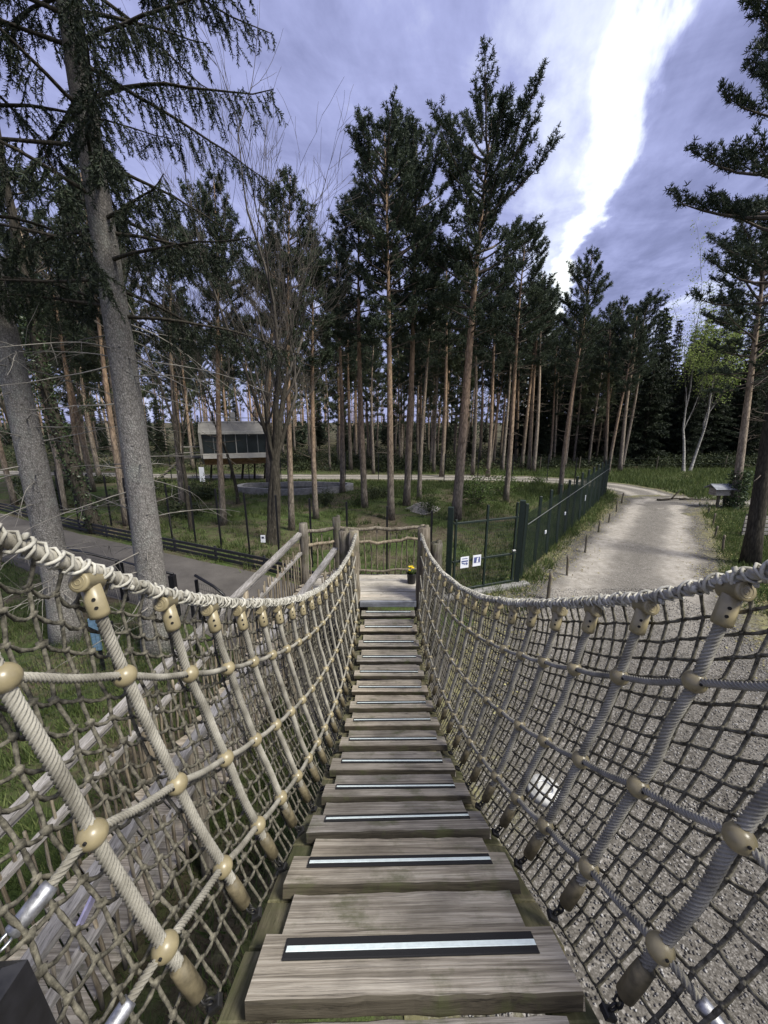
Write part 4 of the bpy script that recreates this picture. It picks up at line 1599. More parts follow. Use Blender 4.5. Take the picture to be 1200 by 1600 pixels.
def build_right_bits():
    # grey board fence at the right edge
    a = G(1158, 838)
    t = thing('board_fence', 'low grey horizontal board fence at the right edge of the picture', 'fence', (a[0], a[1], 0))
    for k in range(3):
        MB().box((0.3 + 1.9 * k, 0.05 * k + 0.05, 0.5), (0.10, 0.10, 1.0), cham=0.008).obj('post', 'oldpost', t)
    for z in (0.12, 0.28, 0.44, 0.60, 0.76):
        MB().box((2.2, 0, z), (4.4, 0.03, 0.12), cham=0.004, jit=0.004).obj('board', 'rail', t)
    # wooden letter-box shaped feeder behind the ivy trunk
    p = G(1150, 800)
    t = thing('feeder_box', 'small roofed wooden box on a post beside the ivy covered trunk', 'box', (p[0] - 0.2, p[1] + 0.9, 0))
    MB().box((0, 0, 0.35), (0.1, 0.1, 0.7), cham=0.008).obj('post', 'oldpost', t)
    MB().box((0, 0, 0.86), (0.75, 0.45, 0.36), cham=0.01).obj('box', 'rail', t)
    m = MB()
    m.box((0, -0.17, 1.12), (1.05, 0.48, 0.03), np.array(Matrix.Rotation(0.5, 3, 'X')))
    m.box((0, 0.19, 1.12), (1.05, 0.48, 0.03), np.array(Matrix.Rotation(-0.5, 3, 'X')))
    m.obj('roof', 'sill', t)
    # fallen branch in the field
    p = G(1052, 783)
    m = MB()
    rough_log(m, (-0.9, 0, 0.08), (1.3, 0.3, 0.10), 0.06, 0.04, 7, 9, 0.06, 0.1)
    rough_log(m, (-0.1, 0.05, 0.1), (0.45, 0.15, 0.65), 0.05, 0.02, 6, 6, 0.06, 0.1)
    rough_log(m, (0.4, 0.15, 0.1), (2.4, -0.15, 0.10), 0.04, 0.02, 6, 8, 0.05, 0.1)
    tag(m.obj('fallen_branch', 'dark_bark', None, (p[0], p[1], 0)), 'dead forked branch lying in the grass field by the road', 'branch')
    # pale lid on the gravel below the right net
    p = G(850, 1240)
    t = thing('stone_lid', 'round pale stone lid on the gravel below the right net', 'lid', (p[0], p[1], 0.015))
    m = MB()
    m.tube([(0, 0, 0), (0, 0, 0.05), (0, 0, 0.075), (0, 0, 0.075)], [0.2, 0.2, 0.185, 0.03], 22)
    m.obj('disc', 'pale_stone', t)
    m = MB()
    torus(m, (0, 0, 0.08), 0.09, 0.008, np.eye(3), 20, 6)
    m.obj('ring', 'steel', t)
    # small signs
    for px, py, Y, w, h, mat, lab in ((411, 842, 12.9, 0.16, 0.27, 'paper', 'small white notice on the foot of the bare twin trunk'),):
        p = AT(px, py, Y)
        s = thing('notice', lab, 'sign', (p[0], p[1], p[2] - h / 2))
        MB().box((0, 0, h / 2), (w, 0.012, h), cham=0.001).obj('sheet', 'paper', s)
        MB().box((0, -0.009, h * 0.68), (w * 0.5, 0.004, h * 0.25)).obj('picture', 'print_dark', s)
    p = G(318, 764)
    s = thing('notice', 'upright white board standing left under the raised cabin', 'sign', (p[0], p[1], 0))
    MB().box((0, 0, 0.95), (0.32, 0.04, 0.95), cham=0.004).obj('board', 'paper', s)
    MB().box((0, 0.04, 0.5), (0.06, 0.04, 1.0), cham=0.004).obj('post', 'oldpost', s)
    p = G(160, 1050)
    s = thing('info_sign', 'narrow blue grey sign post seen through the left net', 'sign', (p[0], p[1], 0))
    MB().box((0, 0, 0.75), (0.13, 0.03, 0.62), np.array(Matrix.Rotation(0.25, 3, 'Z')), cham=0.004).obj('panel', 'sign_blue', s)
    MB().box((0, 0.04, 0.5), (0.05, 0.04, 1.0), cham=0.004).obj('post', 'blackpost', s)
    # small violet plate on the ramp side
    MBp = MB()
    MBp.box((0, 0, 0), (0.02, 0.20, 0.065), np.array(Matrix.Rotation(0.3, 3, 'X')), cham=0.002)
    q = AT(90, 1436, 1.62)
    tag(MBp.obj('name_plate', 'sign_violet', None, (-2.13, 2.0, 0.98)), 'small violet plate on the ramp sticks at lower left', 'plate')
    # sandy mound with a shrub
    p = G(662, 800)
    m = MB()
    n, mm = 18, 24
    V, F = [], []
    for i in range(n + 1):
        r = i / n
        for j in range(mm):
            a = 2 * PI * j / mm
            rr = r * (1 + 0.12 * math.sin(3 * a + 1) + 0.07 * math.sin(7 * a))
            V.append([rr * 1.1 * math.cos(a), rr * 0.9 * math.sin(a), 0.42 * (math.cos(PI * r) * 0.5 + 0.5) - 0.05 + random.gauss(0, 0.012)])
    for i in range(n):
        for j in range(mm):
            j2 = (j + 1) % mm
            F.append([i * mm + j, (i + 1) * mm + j, (i + 1) * mm + j2, i * mm + j2])
    m.add(V, F, 0, True)
    tag(m.obj('sand_mound', 'track', None, (p[0], p[1] + 0.6, 0)), 'low pale sandy mound behind the landing beside the tall pines', 'mound')
    # pond ring
    c = G(455, 772)
    t = thing('pond_wall', 'low curved grey concrete ring wall round a dark pond in the enclosure', 'pond', (c[0], c[1] + 0.9, 0))
    m = MB()
    nseg = 48
    V, F = [], []
    for j in range(nseg):
        a = 2 * PI * j / nseg
        ra = 1 + 0.10 * math.sin(2 * a + 0.6) + 0.05 * math.sin(3 * a)
        for rr, z in ((1.0, 0), (1.0, 0.42), (0.9, 0.42), (0.9, 0.0)):
            V.append([3.4 * ra * rr * math.cos(a), 1.5 * ra * rr * math.sin(a), z + (0.02 * math.sin(5 * a) if z else 0)])
    for j in range(nseg):
        j2 = (j + 1) % nseg
        for k in range(3):
            F.append([j * 4 + k, j2 * 4 + k, j2 * 4 + k + 1, j * 4 + k + 1])
    m.add(V, F)
    m.obj('wall', 'concrete', t)
    m = MB()
    V = [[3.4 * 0.92 * (1 + 0.10 * math.sin(2 * a + 0.6) + 0.05 * math.sin(3 * a)) * math.cos(a), 1.5 * 0.92 * (1 + 0.10 * math.sin(2 * a + 0.6) + 0.05 * math.sin(3 * a)) * math.sin(a), 0.12] for a in np.linspace(0, 2 * PI, nseg, endpoint=False)]
    m.add(V, [list(range(nseg))])
    m.obj('water', 'pond', t)


build_right_bits()


def build_cabin():
    """raised cabin on stilts: rounded end walls, glazed front"""
    p = G(376, 750)
    t = thing('raised_cabin', 'raised pale cabin on stilts with glazed front behind the enclosure', 'cabin', (p[0], p[1], 0), math.radians(16))
    z0, z1, L, D = 1.45, 4.25, 4.4, 2.6
    for sx in (-1, 1):
        m = MB()
        prof = [(-D / 2 + 0.5, z0 - 0.1), (-D / 2 + 0.12, z0 + 0.35), (-D / 2, z0 + 1.0), (-D / 2 - 0.05, z1 - 0.7), (-D / 2 + 0.5, z1), (D / 2 - 0.5, z1), (D / 2, z1 - 0.7), (D / 2, z0 + 0.8), (D / 2 - 0.5, z0 - 0.1)]
        n = len(prof)
        x0, x1 = sx * L / 2, sx * (L / 2 + 0.16)
        V = [[x0, a, b] for a, b in prof] + [[x1, a, b] for a, b in prof]
        F = [list(range(n)), list(range(n, 2 * n))[::-1]] + [[k, (k + 1) % n + 0, n + (k + 1) % n, n + k] for k in range(n)]
        m.add(V, F)
        m.obj('end_wall', 'cabin', t)
    MB().box((0, 0.1, z0 - 0.05), (L, D - 0.6, 0.22), cham=0.02).obj('floor', 'cabin_wood', t)
    m = MB()
    m.add([(-L / 2, -D / 2 + 0.05, z0 + 0.32), (L / 2, -D / 2 + 0.05, z0 + 0.32), (L / 2, -D / 2 + 0.5, z0 - 0.15), (-L / 2, -D / 2 + 0.5, z0 - 0.15)], [[0, 3, 2, 1]])
    m.obj('belly', 'cabin_wood', t)
    MB().box((0, -D / 2 + 0.02, z0 + 0.48), (L, 0.12, 0.34), cham=0.01).obj('parapet', 'cabin_white', t)
    MB().box((0, -D / 2 + 0.05, z1 - 0.72), (L, 0.16, 0.22), cham=0.01).obj('fascia', 'cabin_white', t)
    m = MB()
    m.add([(-L / 2, -D / 2, z1 - 0.62), (L / 2, -D / 2, z1 - 0.62), (L / 2, -D / 2 + 0.55, z1 + 0.02), (-L / 2, -D / 2 + 0.55, z1 + 0.02), (L / 2, D / 2, z1 + 0.05), (-L / 2, D / 2, z1 + 0.05)], [[0, 1, 2, 3], [3, 2, 4, 5]])
    m.obj('roof', 'cabin', t)
    MB().box((0, D / 2 - 0.1, (z0 + z1) / 2), (L, 0.1, z1 - z0 - 0.1)).obj('back_wall', 'cabin', t)
    for k in range(6):
        x = -L / 2 + (k + 0.5) * L / 6
        w = MB().box((x, -D / 2 + 0.22, z0 + 1.36), (L / 6 - 0.06, 0.03, 1.42)).obj('pane', 'glass', t)
        m = MB()
        m.box((x + L / 12, -D / 2 + 0.2, z0 + 1.36), (0.05, 0.06, 1.44))
        m.obj('mullion', 'cabin_white' if k % 3 == 2 else 'wire_grey', t)
    m = MB()
    m.tube([(-L / 2, -D / 2 + 0.3, z1 + 0.28), (L / 2, -D / 2 + 0.3, z1 + 0.28)], 0.03, 6)
    for x in np.linspace(-L / 2, L / 2, 6):
        m.tube([(x, -D / 2 + 0.3, z1 - 0.1), (x, -D / 2 + 0.3, z1 + 0.28)], 0.02, 6)
    m.obj('roof_rail', 'wire_grey', t)
    MB().box((-0.2, 0.4, z1 + 0.35), (0.3, 0.3, 0.7), cham=0.02).obj('chimney', 'cabin_white', t)
    for x in (-1.9, -1.2, -0.5, 0.3, 1.1, 1.9):
        m = MB()
        rough_log(m, (x + random.uniform(-.2, .2), random.uniform(-.5, .5), 0), (x, random.uniform(-.4, .4), z0 - 0.1), 0.08, 0.07, 8, 6)
        m.obj('stilt', 'dark_bark', t)
    MB().box((-L / 2 - 0.9, 0.2, z0 + 0.3), (1.6, 1.2, 0.1), cham=0.01).obj('porch', 'oldpost', t)
    m = MB()
    for k in range(2):
        m.box((-L / 2 - 0.9, -0.38, z0 + 0.7 + 0.4 * k), (1.6, 0.05, 0.07))
    for x in (-1.65, -0.9, -0.15):
        m.box((-L / 2 + x, -0.36, z0 + 0.75), (0.06, 0.06, 0.9))
    m.obj('porch_rail', 'rail', t)
    for k in range(8):
        MB().box((-L / 2 - 1.7 - 0.25 * k, 0.2, z0 + 0.2 - 0.21 * k), (0.26, 1.0, 0.05)).obj('step', 'oldpost', t)


build_cabin()


# ------------------------------------------------------------------ trees
def needles(P, D, n, ln, wd, spread=0.9):
    """n thin triangles round every point P, biased along direction D"""
    m = len(P)
    d = np.repeat(D, n, 0)
    r = RNG.normal(0, 1, (m * n, 3))
    r /= np.linalg.norm(r, axis=1, keepdims=True)
    d = d * (1 - spread * 0.55) + r * spread
    d /= np.linalg.norm(d, axis=1, keepdims=True)
    L = ln * RNG.uniform(0.65, 1.25, (m * n, 1))
    s = np.cross(d, RNG.normal(0, 1, (m * n, 3)))
    s /= np.linalg.norm(s, axis=1, keepdims=True) + 1e-9
    b = np.repeat(P, n, 0)
    w = wd * RNG.uniform(0.7, 1.3, (m * n, 1))
    V = np.stack([b - s * w * 0.5, b + s * w * 0.5, b + d * L + s * w * 0.3, b + d * L - s * w * 0.3], 1).reshape(-1, 3)
    return V, np.arange(4 * m * n).reshape(-1, 4)


def curve_branch(p, d, L, n, droop, wig):
    pts = [np.array(p, float)]
    d = np.array(d, float)
    for k in range(n):
        d = d + np.array([0, 0, droop / n]) + RNG.normal(0, wig, 3)
        d /= np.linalg.norm(d)
        pts.append(pts[-1] + d * L / n)
    return np.array(pts)


def pine(h, r0, cb, crad, seed, dens=1.0, top='round', nl=0.135, nw=0.024, stubs=10, bend=0.25, ragged=0.35, ntri=13):
    """Scots pine: bare trunk, whorled branches that turn up, needle tufts on the outer twigs.
    returns (trunk MB, (crown verts, faces))"""
    global RNG
    keep = RNG
    RNG = np.random.default_rng(seed)
    rr = random.Random(seed)
    tr = MB()
    n = 16
    t = np.linspace(0, 1, n)
    off = np.stack([bend * np.sin(t * 3.0 + seed) * t, bend * np.sin(t * 2.3 + seed * 2.1) * t, 0 * t], 1)
    off -= off[0]
    P = np.stack([0 * t, 0 * t, h * t], 1) + off
    P[0, 2] = -0.12
    R = r0 * (1.0 - 0.92 * t ** 1.15)
    R[0] *= 1.28
    tr.tube(P, np.maximum(R, 0.018), 12)

    def trunk_at(z):
        f = np.clip(z / h, 0, 1)
        return np.array([np.interp(f, t, P[:, 0]), np.interp(f, t, P[:, 1]), z])
    # dead stubs below the crown
    for k in range(stubs):
        z = h * rr.uniform(max(0.15, cb - 0.28), cb + 0.02)
        a = rr.uniform(0, 2 * PI)
        L = rr.uniform(0.3, 1.3)
        b = curve_branch(trunk_at(z), (math.cos(a), math.sin(a), rr.uniform(-0.1, 0.4)), L, 4, rr.uniform(-0.3, 0.3), 0.13)
        tr.tube(b, np.linspace(0.02, 0.006, 5), 4, False, 1)
        if rr.random() < 0.6:
            b2 = curve_branch(b[2], (math.cos(a + .7), math.sin(a + .7), 0.2), L * 0.5, 3, 0.1, 0.12)
            tr.tube(b2, np.linspace(0.011, 0.004, 4), 3, False, 1)
    TP, TD = [], []
    nb = int(56 * dens)
    lumps = [(rr.uniform(0, 6.28), rr.uniform(0.1, 0.9), rr.uniform(0.6, 1.35)) for _ in range(7)]
    for k in range(nb):
        f = (k + rr.random()) / nb
        z = h * (cb + (0.985 - cb) * f)
        if top == 'round':
            env = math.sin(PI * min(1, 0.18 + 0.80 * f)) ** 0.75
        elif top == 'cone':
            env = (1 - f) ** 0.75 * 0.95 + 0.10
        else:
            env = (0.45 + 0.75 * math.sin(PI * min(1, 0.1 + 0.62 * f)))*(1.0 if f<0.85 else (1-f)/0.15*0.8+0.2)
        a = k * 2.39996 + rr.gauss(0, 0.4)
        lf = 1.0
        for la, lz, ls in lumps:
            w = math.exp(-((f - lz) / 0.18) ** 2) * max(0, math.cos(a - la))
            lf += (ls - 1) * w
        L = max(0.35, crad * env * lf * rr.uniform(1 - ragged, 1 + ragged * 0.6))
        up = 0.05 + 0.75 * f + rr.gauss(0, 0.12)
        b = curve_branch(trunk_at(z), (math.cos(a), math.sin(a), up), L, 6, 0.35 + 0.3 * f, 0.08)
        tr.tube(b, np.linspace(max(0.012, 0.020 * L), 0.005, 7), 4, False, 1)
        # side twigs in a flattened spray
        ns = max(4, int(L * 6.0))
        for q in range(ns):
            g = 0.30 + 0.70 * (q + rr.random()) / ns
            pos = np.array([np.interp(g * 6, range(7), b[:, c]) for c in range(3)])
            i = min(5, int(g * 6))
            dr = b[i + 1] - b[i]
            dr /= np.linalg.norm(dr)
            sd = np.cross(dr, (0, 0, 1.0)) * (1 if q % 2 else -1)
            dv = dr * 0.7 + sd * rr.uniform(0.3, 1.0) + np.array([0, 0, rr.uniform(0.05, 0.5)])
            dv /= np.linalg.norm(dv)
            l2 = (0.25 + 0.30 * L * (1.05 - g)) * rr.uniform(0.7, 1.3)
            tw = curve_branch(pos, dv, l2, 3, 0.3, 0.14)
            if q % 2 == 0:
                tr.tube(tw, [0.007, 0.006, 0.005, 0.003], 3, False, 1)
            m = max(3, int(l2 / 0.085))
            for e in np.linspace(0.35, 1.0, m):
                pp = np.array([np.interp(e * 3, range(4), tw[:, c]) for c in range(3)])
                TP.append(pp + RNG.normal(0, 0.03, 3))
                dd = tw[-1] - tw[-2]
                TD.append(dd / np.linalg.norm(dd) + np.array([0, 0, 0.35]))
        dd = b[-1] - b[-2]
        for e in range(3):
            TP.append(b[-1] - dd * 0.3 * e)
            TD.append(dd / np.linalg.norm(dd))
    TD = np.array(TD)
    TD /= np.linalg.norm(TD, axis=1, keepdims=True)
    V, F = needles(np.array(TP), TD, ntri, nl, nw, 0.8)
    RNG = keep
    return tr, (V, F)


def spruce(h, r0, cb, crad, seed, mat_n=True, near=False):
    """conical spruce: tiers of drooping boughs"""
    global RNG
    keep = RNG
    RNG = np.random.default_rng(seed)
    rr = random.Random(seed)
    tr = MB()
    t = np.linspace(0, 1, 12)
    P = np.stack([0.1 * np.sin(t * 3 + seed) * t, 0.1 * np.sin(t * 2 + seed) * t, h * t], 1)
    P[0, 2] = -0.12
    R = r0 * (1 - 0.95 * t)
    R[0] *= 1.2
    tr.tube(P, np.maximum(R, 0.012), 10)
    TP, TD = [], []
    nb = int((h * (1 - cb)) / 0.14)
    for k in range(nb):
        f = (k + rr.random()) / nb
        z = h * (cb + (1 - cb) * f)
        a = k * 2.39996 + rr.gauss(0, 0.3)
        L = max(0.15, crad * (1 - f) ** 0.85 * rr.uniform(0.7, 1.15))
        b = curve_branch((np.interp(z / h, t, P[:, 0]), np.interp(z / h, t, P[:, 1]), z), (math.cos(a), math.sin(a), 0.25 * f - 0.1), L, 5, -0.35 + 0.5 * f, 0.05)
        tr.tube(b, np.linspace(0.02, 0.004, 6), 3, False)
        m = max(3, int(L / 0.12))
        for q in range(m):
            g = 0.12 + 0.88 * (q + rr.random()) / m
            pos = np.array([np.interp(g * 5, range(6), b[:, c]) for c in range(3)])
            w = 0.34 * (1.15 - g) * L + 0.1
            for s in (-1, 1):
                sv = np.array([-math.sin(a) * s, math.cos(a) * s, 0])
                for e in np.linspace(0.2, 1.0, max(2, int(w / 0.16))):
                    TP.append(pos + sv * w * e + np.array([0, 0, -0.22 * w * e]) + RNG.normal(0, 0.03, 3))
                    TD.append(sv * 0.5 + np.array([math.cos(a) * 0.5, math.sin(a) * 0.5, -0.5]))
    TD = np.array(TD)
    TD /= np.linalg.norm(TD, axis=1, keepdims=True)
    V, F = needles(np.array(TP), TD, 4, 0.26, 0.06, 0.55)
    RNG = keep
    return tr, (V, F)


def big_spruce(h, r0, seed, z_lo, z_hi, nb, reach, lean=(0, 0), dead=26, dead_z=(0.8, 6.0)):
    """near spruce: knotty trunk, dead thin twigs low down, hanging boughs above"""
    global RNG
    keep = RNG
    RNG = np.random.default_rng(seed)
    rr = random.Random(seed)
    tr = MB()
    n = 40
    t = np.linspace(0, 1, n)
    P = np.stack([lean[0] * t + 0.05 * np.sin(t * 7), lean[1] * t, h * t], 1)
    P[0, 2] = -0.15
    R = r0 * (1.0 - 0.80 * t) * (1 + RNG.normal(0, 0.012, n))
    R[0] *= 1.35
    R[1] *= 1.12
    tr.tube(P, R, 20)

    def at(z):
        f = z / h
        return np.array([np.interp(f, t, P[:, 0]), np.interp(f, t, P[:, 1]), z]), np.interp(f, t, R)
    # knot bumps
    for k in range(70):
        z = rr.uniform(0.4, h * 0.6)
        c, r = at(z)
        a = rr.uniform(0, 2 * PI)
        tr.sphere(c + np.array([math.cos(a), math.sin(a), 0]) * r * 0.97, rr.uniform(0.012, 0.028), 7, 5, 0, (1, 1, 0.8))
    tw = MB()
    for k in range(dead):
        z = rr.uniform(*dead_z)
        c, r = at(z)
        a = rr.uniform(0, 2 * PI)
        L = rr.uniform(0.5, 2.4)
        b = curve_branch(c + np.array([math.cos(a), math.sin(a), 0]) * r * 0.9, (math.cos(a), math.sin(a), rr.uniform(-0.25, 0.25)), L, 7, rr.uniform(-0.5, 0.1), 0.07)
        tw.tube(b, np.linspace(0.011, 0.0025, 8), 4, False)
        for q in range(rr.randint(3, 8)):
            i = rr.randint(1, 6)
            d = RNG.normal(0, 0.7, 3) + (b[i + 1] - b[i]) / np.linalg.norm(b[i + 1] - b[i])
            d[2] -= 0.2
            b2 = curve_branch(b[i], d / np.linalg.norm(d), L * rr.uniform(0.12, 0.4), 4, -0.2, 0.1)
            tw.tube(b2, np.linspace(0.005, 0.0015, 5), 3, False)
    br = MB()
    TP, TD = [], []
    for k in range(nb):
        z = z_lo + (z_hi - z_lo) * (k + rr.random()) / nb
        c, r = at(z)
        a = k * 2.39996 + rr.gauss(0, 0.4)
        L = reach * rr.uniform(0.55, 1.15)
        b = curve_branch(c, (math.cos(a), math.sin(a), rr.uniform(-0.1, 0.25)), L, 9, rr.uniform(-0.55, -0.1), 0.06)
        b[-2:, 2] += np.array([0.02, 0.08])
        br.tube(b, np.linspace(0.032, 0.006, 10), 5, False)
        m = int(L / 0.075)
        for q in range(m):
            g = 0.22 + 0.78 * (q + rr.random()) / m
            pos = np.array([np.interp(g * 9, range(10), b[:, cc]) for cc in range(3)])
            s = 1 if q % 2 else -1
            sv = np.array([-math.sin(a) * s, math.cos(a) * s, 0])
            hang = rr.uniform(0.22, 0.75) * (1.15 - 0.6 * g)
            d = sv * rr.uniform(0.15, 0.7) + np.array([math.cos(a), math.sin(a), 0]) * 0.35 + np.array([0, 0, -0.5])
            b2 = curve_branch(pos, d / np.linalg.norm(d), hang, 5, -0.9, 0.09)
            br.tube(b2, np.linspace(0.005, 0.002, 6), 3, False)
            mm = max(3, int(hang / 0.028))
            e = np.linspace(0.12, 1.0, mm)
            pp = np.stack([np.interp(e * 5, range(6), b2[:, cc]) for cc in range(3)], 1)
            dd = np.gradient(pp, axis=0)
            dd /= np.linalg.norm(dd, axis=1, keepdims=True) + 1e-9
            TP.append(pp)
            TD.append(dd)
            if rr.random() < 0.6 and hang > 0.3:
                i = rr.randint(1, 3)
                d3 = RNG.normal(0, 0.5, 3) + np.array([0, 0, -0.6])
                b3 = curve_branch(b2[i], d3 / np.linalg.norm(d3), hang * 0.5, 3, -0.6, 0.1)
                e = np.linspace(0.1, 1, max(3, int(hang * 0.5 / 0.03)))
                pp = np.stack([np.interp(e * 3, range(4), b3[:, cc]) for cc in range(3)], 1)
                dd = np.gradient(pp, axis=0)
                dd /= np.linalg.norm(dd, axis=1, keepdims=True) + 1e-9
                TP.append(pp)
                TD.append(dd)
    V, F = needles(np.concatenate(TP), np.concatenate(TD), 6, 0.052, 0.0105, 0.62)
    RNG = keep
    return tr, tw, br, (V, F)


def bare_tree(h, r0, seed, stems=2, levels=5, spread=0.38, leafs=0, ltip=None):
    """leafless broadleaf: forking stems down to fine twigs"""
    global RNG
    keep = RNG
    RNG = np.random.default_rng(seed)
    rr = random.Random(seed)
    tk, tw = MB(), MB()
    tips = []

    def grow(p, d, L, r, lev):
        n = 5 if lev < 3 else 3
        b = curve_branch(p, d, L, n, 0.25 if lev < 2 else 0.18, 0.075 if lev < 2 else 0.11)
        R = np.linspace(r, r * 0.62, n + 1)
        if lev == 0:
            R[0] *= 1.35
        (tk if lev < 2 else tw).tube(b, R, 10 if lev == 0 else (6 if lev < 2 else (4 if lev < 4 else 3)), False)
        if lev >= levels:
            tips.append(b[-1])
            tips.append(b[len(b) // 2])
            return
        end = b[-1] - b[-2]
        end /= np.linalg.norm(end)
        kids = 3 if lev < 4 else rr.randint(2, 3)
        for k in range(kids):
            g = 1.0 if k == 0 else rr.uniform(0.72 if lev == 0 else 0.35, 1.0)
            i = min(n - 1, int(g * n))
            pos = b[i] + (b[i + 1] - b[i]) * (g * n - i) if g < 1 else b[-1]
            sp = spread * (0.4 if k == 0 else 1.25) * (0.62 if lev == 0 else 1.0)
            v = RNG.normal(0, 1, 3)
            v -= end * np.dot(v, end)
            v /= np.linalg.norm(v)
            dd = end + v * sp * rr.uniform(0.7, 1.4)
            dd[2] += 0.10
            rk = r * 0.62 * (0.95 if k == 0 else rr.uniform(0.5, 0.78))
            grow(pos, dd / np.linalg.norm(dd), L * (rr.uniform(0.74, 0.9) if k == 0 else rr.uniform(0.55, 0.82)), max(rk, 0.0052), lev + 1)
    tot = sum(0.82 ** k for k in range(levels + 1))
    for s in range(stems):
        a = rr.uniform(0, 2 * PI) if stems > 1 else 0
        off = np.array([math.cos(a + s * PI), math.sin(a + s * PI), 0]) * (r0 * 0.9 if stems > 1 else 0)
        d = np.array([off[0] * 0.5, off[1] * 0.5, 1.0])
        grow(off + np.array([0, 0, -0.1]), d / np.linalg.norm(d), h / tot * 1.18, r0 * rr.uniform(0.8, 1.0), 0)
    RNG = keep
    return tk, tw, np.array(tips)


def leaf_cloud(P, n, size, spread, seed=0):
    r = np.random.default_rng(seed)
    c = np.repeat(P, n, 0) + r.normal(0, spread, (len(P) * n, 3))
    m = len(c)
    u = r.normal(0, 1, (m, 3))
    u /= np.linalg.norm(u, axis=1, keepdims=True)
    w = np.cross(u, r.normal(0, 1, (m, 3)))
    w /= np.linalg.norm(w, axis=1, keepdims=True)
    s = size * r.uniform(0.6, 1.3, (m, 1))
    V = np.stack([c - u * s, c + w * s * 0.55, c + u * s, c - w * s * 0.55], 1).reshape(-1, 3)
    return V, np.arange(4 * m).reshape(-1, 4)


class Proto:
    """meshes of one tree kind: list of (part name, mesh)"""

    def __init__(self, parts, height):
        self.parts, self.h = parts, height

    def place(self, name, label, group, base, height=None, rz=None, lean=(0, 0), cat='tree', wide=1.0, scale=None):
        t = thing(name, label, cat, (base[0], base[1], 0), random.uniform(0, 2 * PI) if rz is None else rz, group)
        s = scale if scale else (height / self.h if height else 1.0)
        t.scale = (s * wide, s * wide, s)
        t.rotation_euler = (lean[1], lean[0], t.rotation_euler[2])
        for n, me in self.parts:
            link(n, me, t)
        return t


def mk_pine(bark, leaf, **kw):
    tr, (V, F) = pine(**kw)
    return Proto([('trunk', tr.mesh('pine_trunk', [bark, 'limb_bark'])), ('crown', tri_mesh('pine_crown', V, F, leaf))], kw['h'])


PINES = [
    mk_pine('pine_bark', 'needle', h=16.5, r0=0.24, cb=0.50, crad=2.5, seed=3, dens=1.35, top='tall', stubs=16, bend=0.3),
    mk_pine('pine_bark', 'needle', h=16.5, r0=0.19, cb=0.47, crad=1.9, seed=5, dens=1.5, top='tall', stubs=12, bend=0.15),
    mk_pine('pine_bark', 'needle', h=15.0, r0=0.17, cb=0.55, crad=1.9, seed=8, dens=1.0, top='round', stubs=14),
    mk_pine('pale_pine_bark', 'needle', h=14.5, r0=0.16, cb=0.58, crad=1.7, seed=13, dens=0.9, top='tall', stubs=14, bend=0.5),
    mk_pine('pine_bark', 'needle', h=15.5, r0=0.18, cb=0.52, crad=2.1, seed=21, dens=1.1, top='round', stubs=18, bend=0.4),
    mk_pine('pale_pine_bark', 'needle_pale', h=13.5, r0=0.13, cb=0.30, crad=1.5, seed=34, dens=0.95, top='round', stubs=26, ntri=8, nl=0.19, nw=0.036),
]
SPARSE = mk_pine('pale_pine_bark', 'needle', h=17.0, r0=0.24, cb=0.42, crad=3.0, seed=55, dens=1.1, top='tall', stubs=22, bend=0.25, ragged=0.45)


def place_px(proto, bx, by, tx, ty, label, group, wide=1.0, name='pine_tree', rz=None):
    b = G(bx, by)
    top = AT(tx, ty, b[1])
    h = top[2] * 0.925
    ln = math.atan2(top[0] - b[0], h)
    t = proto.place(name, label, group, b, h, rz, (0, 0), 'tree', wide)
    t.rotation_mode = 'QUATERNION'
    q = Matrix.Rotation(ln, 3, 'Y') @ Matrix.Rotation(random.uniform(0, 6.28) if rz is None else rz, 3, 'Z')
    t.rotation_quaternion = q.to_quaternion()
    t.rotation_mode = 'XYZ'
    t.rotation_euler = q.to_euler()
    return t, h


GP = 'tall pines in the enclosure'
place_px(PINES[0], 712, 812, 772, 108, 'tallest pine with thick orange trunk, right of the landing and left of the gate posts', GP, 1.0)
place_px(PINES[1], 611, 812, 600, 130, 'slim straight pine directly behind the landing, left of the close pair', GP, 0.95)
place_px(PINES[1], 635, 790, 655, 146, 'slim straight pine directly behind the landing, right of the close pair', GP, 0.95)
place_px(PINES[2], 570, 795, 558, 252, 'thin dark pine behind the left bridge post', GP, 1.05)
place_px(PINES[4], 494, 812, 478, 330, 'pine just right of the bare twin trunk, its foot above the ramp top', GP)
place_px(PINES[2], 456, 830, 447, 212, 'reddish pine rising right behind the bare twin trunk', GP, 0.9)
place_px(PINES[4], 350, 822, 315, 222, 'reddish pine in front of the left half of the raised cabin', GP, 0.9)
place_px(PINES[3], 285, 800, 262, 300, 'slim pine right of the big grey spruce trunk', GP)
place_px(PINES[2], 535, 770, 530, 330, 'thin pine right of the pond wall', GP)
place_px(PINES[3], 655, 782, 668, 372, 'thin bending pine right of the close pair', GP, 1.0)
place_px(PINES[4], 790, 785, 836, 318, 'leaning pine behind the gate with ferny bush at its foot', GP, 1.0)
place_px(PINES[4], 875, 776, 918, 362, 'leaning pine just inside the far part of the road fence', GP, 0.95)
place_px(PINES[3], 968, 738, 1012, 442, 'pale leaning pine at the forest edge above the fence corner', GP, 1.15)
place_px(PINES[2], 945, 733, 962, 450, 'pine at the forest edge just left of the pale leaning one', GP, 1.0)
place_px(PINES[2], 826, 738, 850, 400, 'straight pine at the forest edge above the middle of the road fence', GP)
place_px(PINES[3], 738, 742, 752, 380, 'thin pine seen just right of the tallest trunk', GP)
place_px(PINES[4], 762, 745, 790, 395, 'thin leaning pine left of the ferny bush pine', GP)
place_px(PINES[2], 690, 745, 705, 360, 'thin pine left of the tallest trunk by the far track', GP)
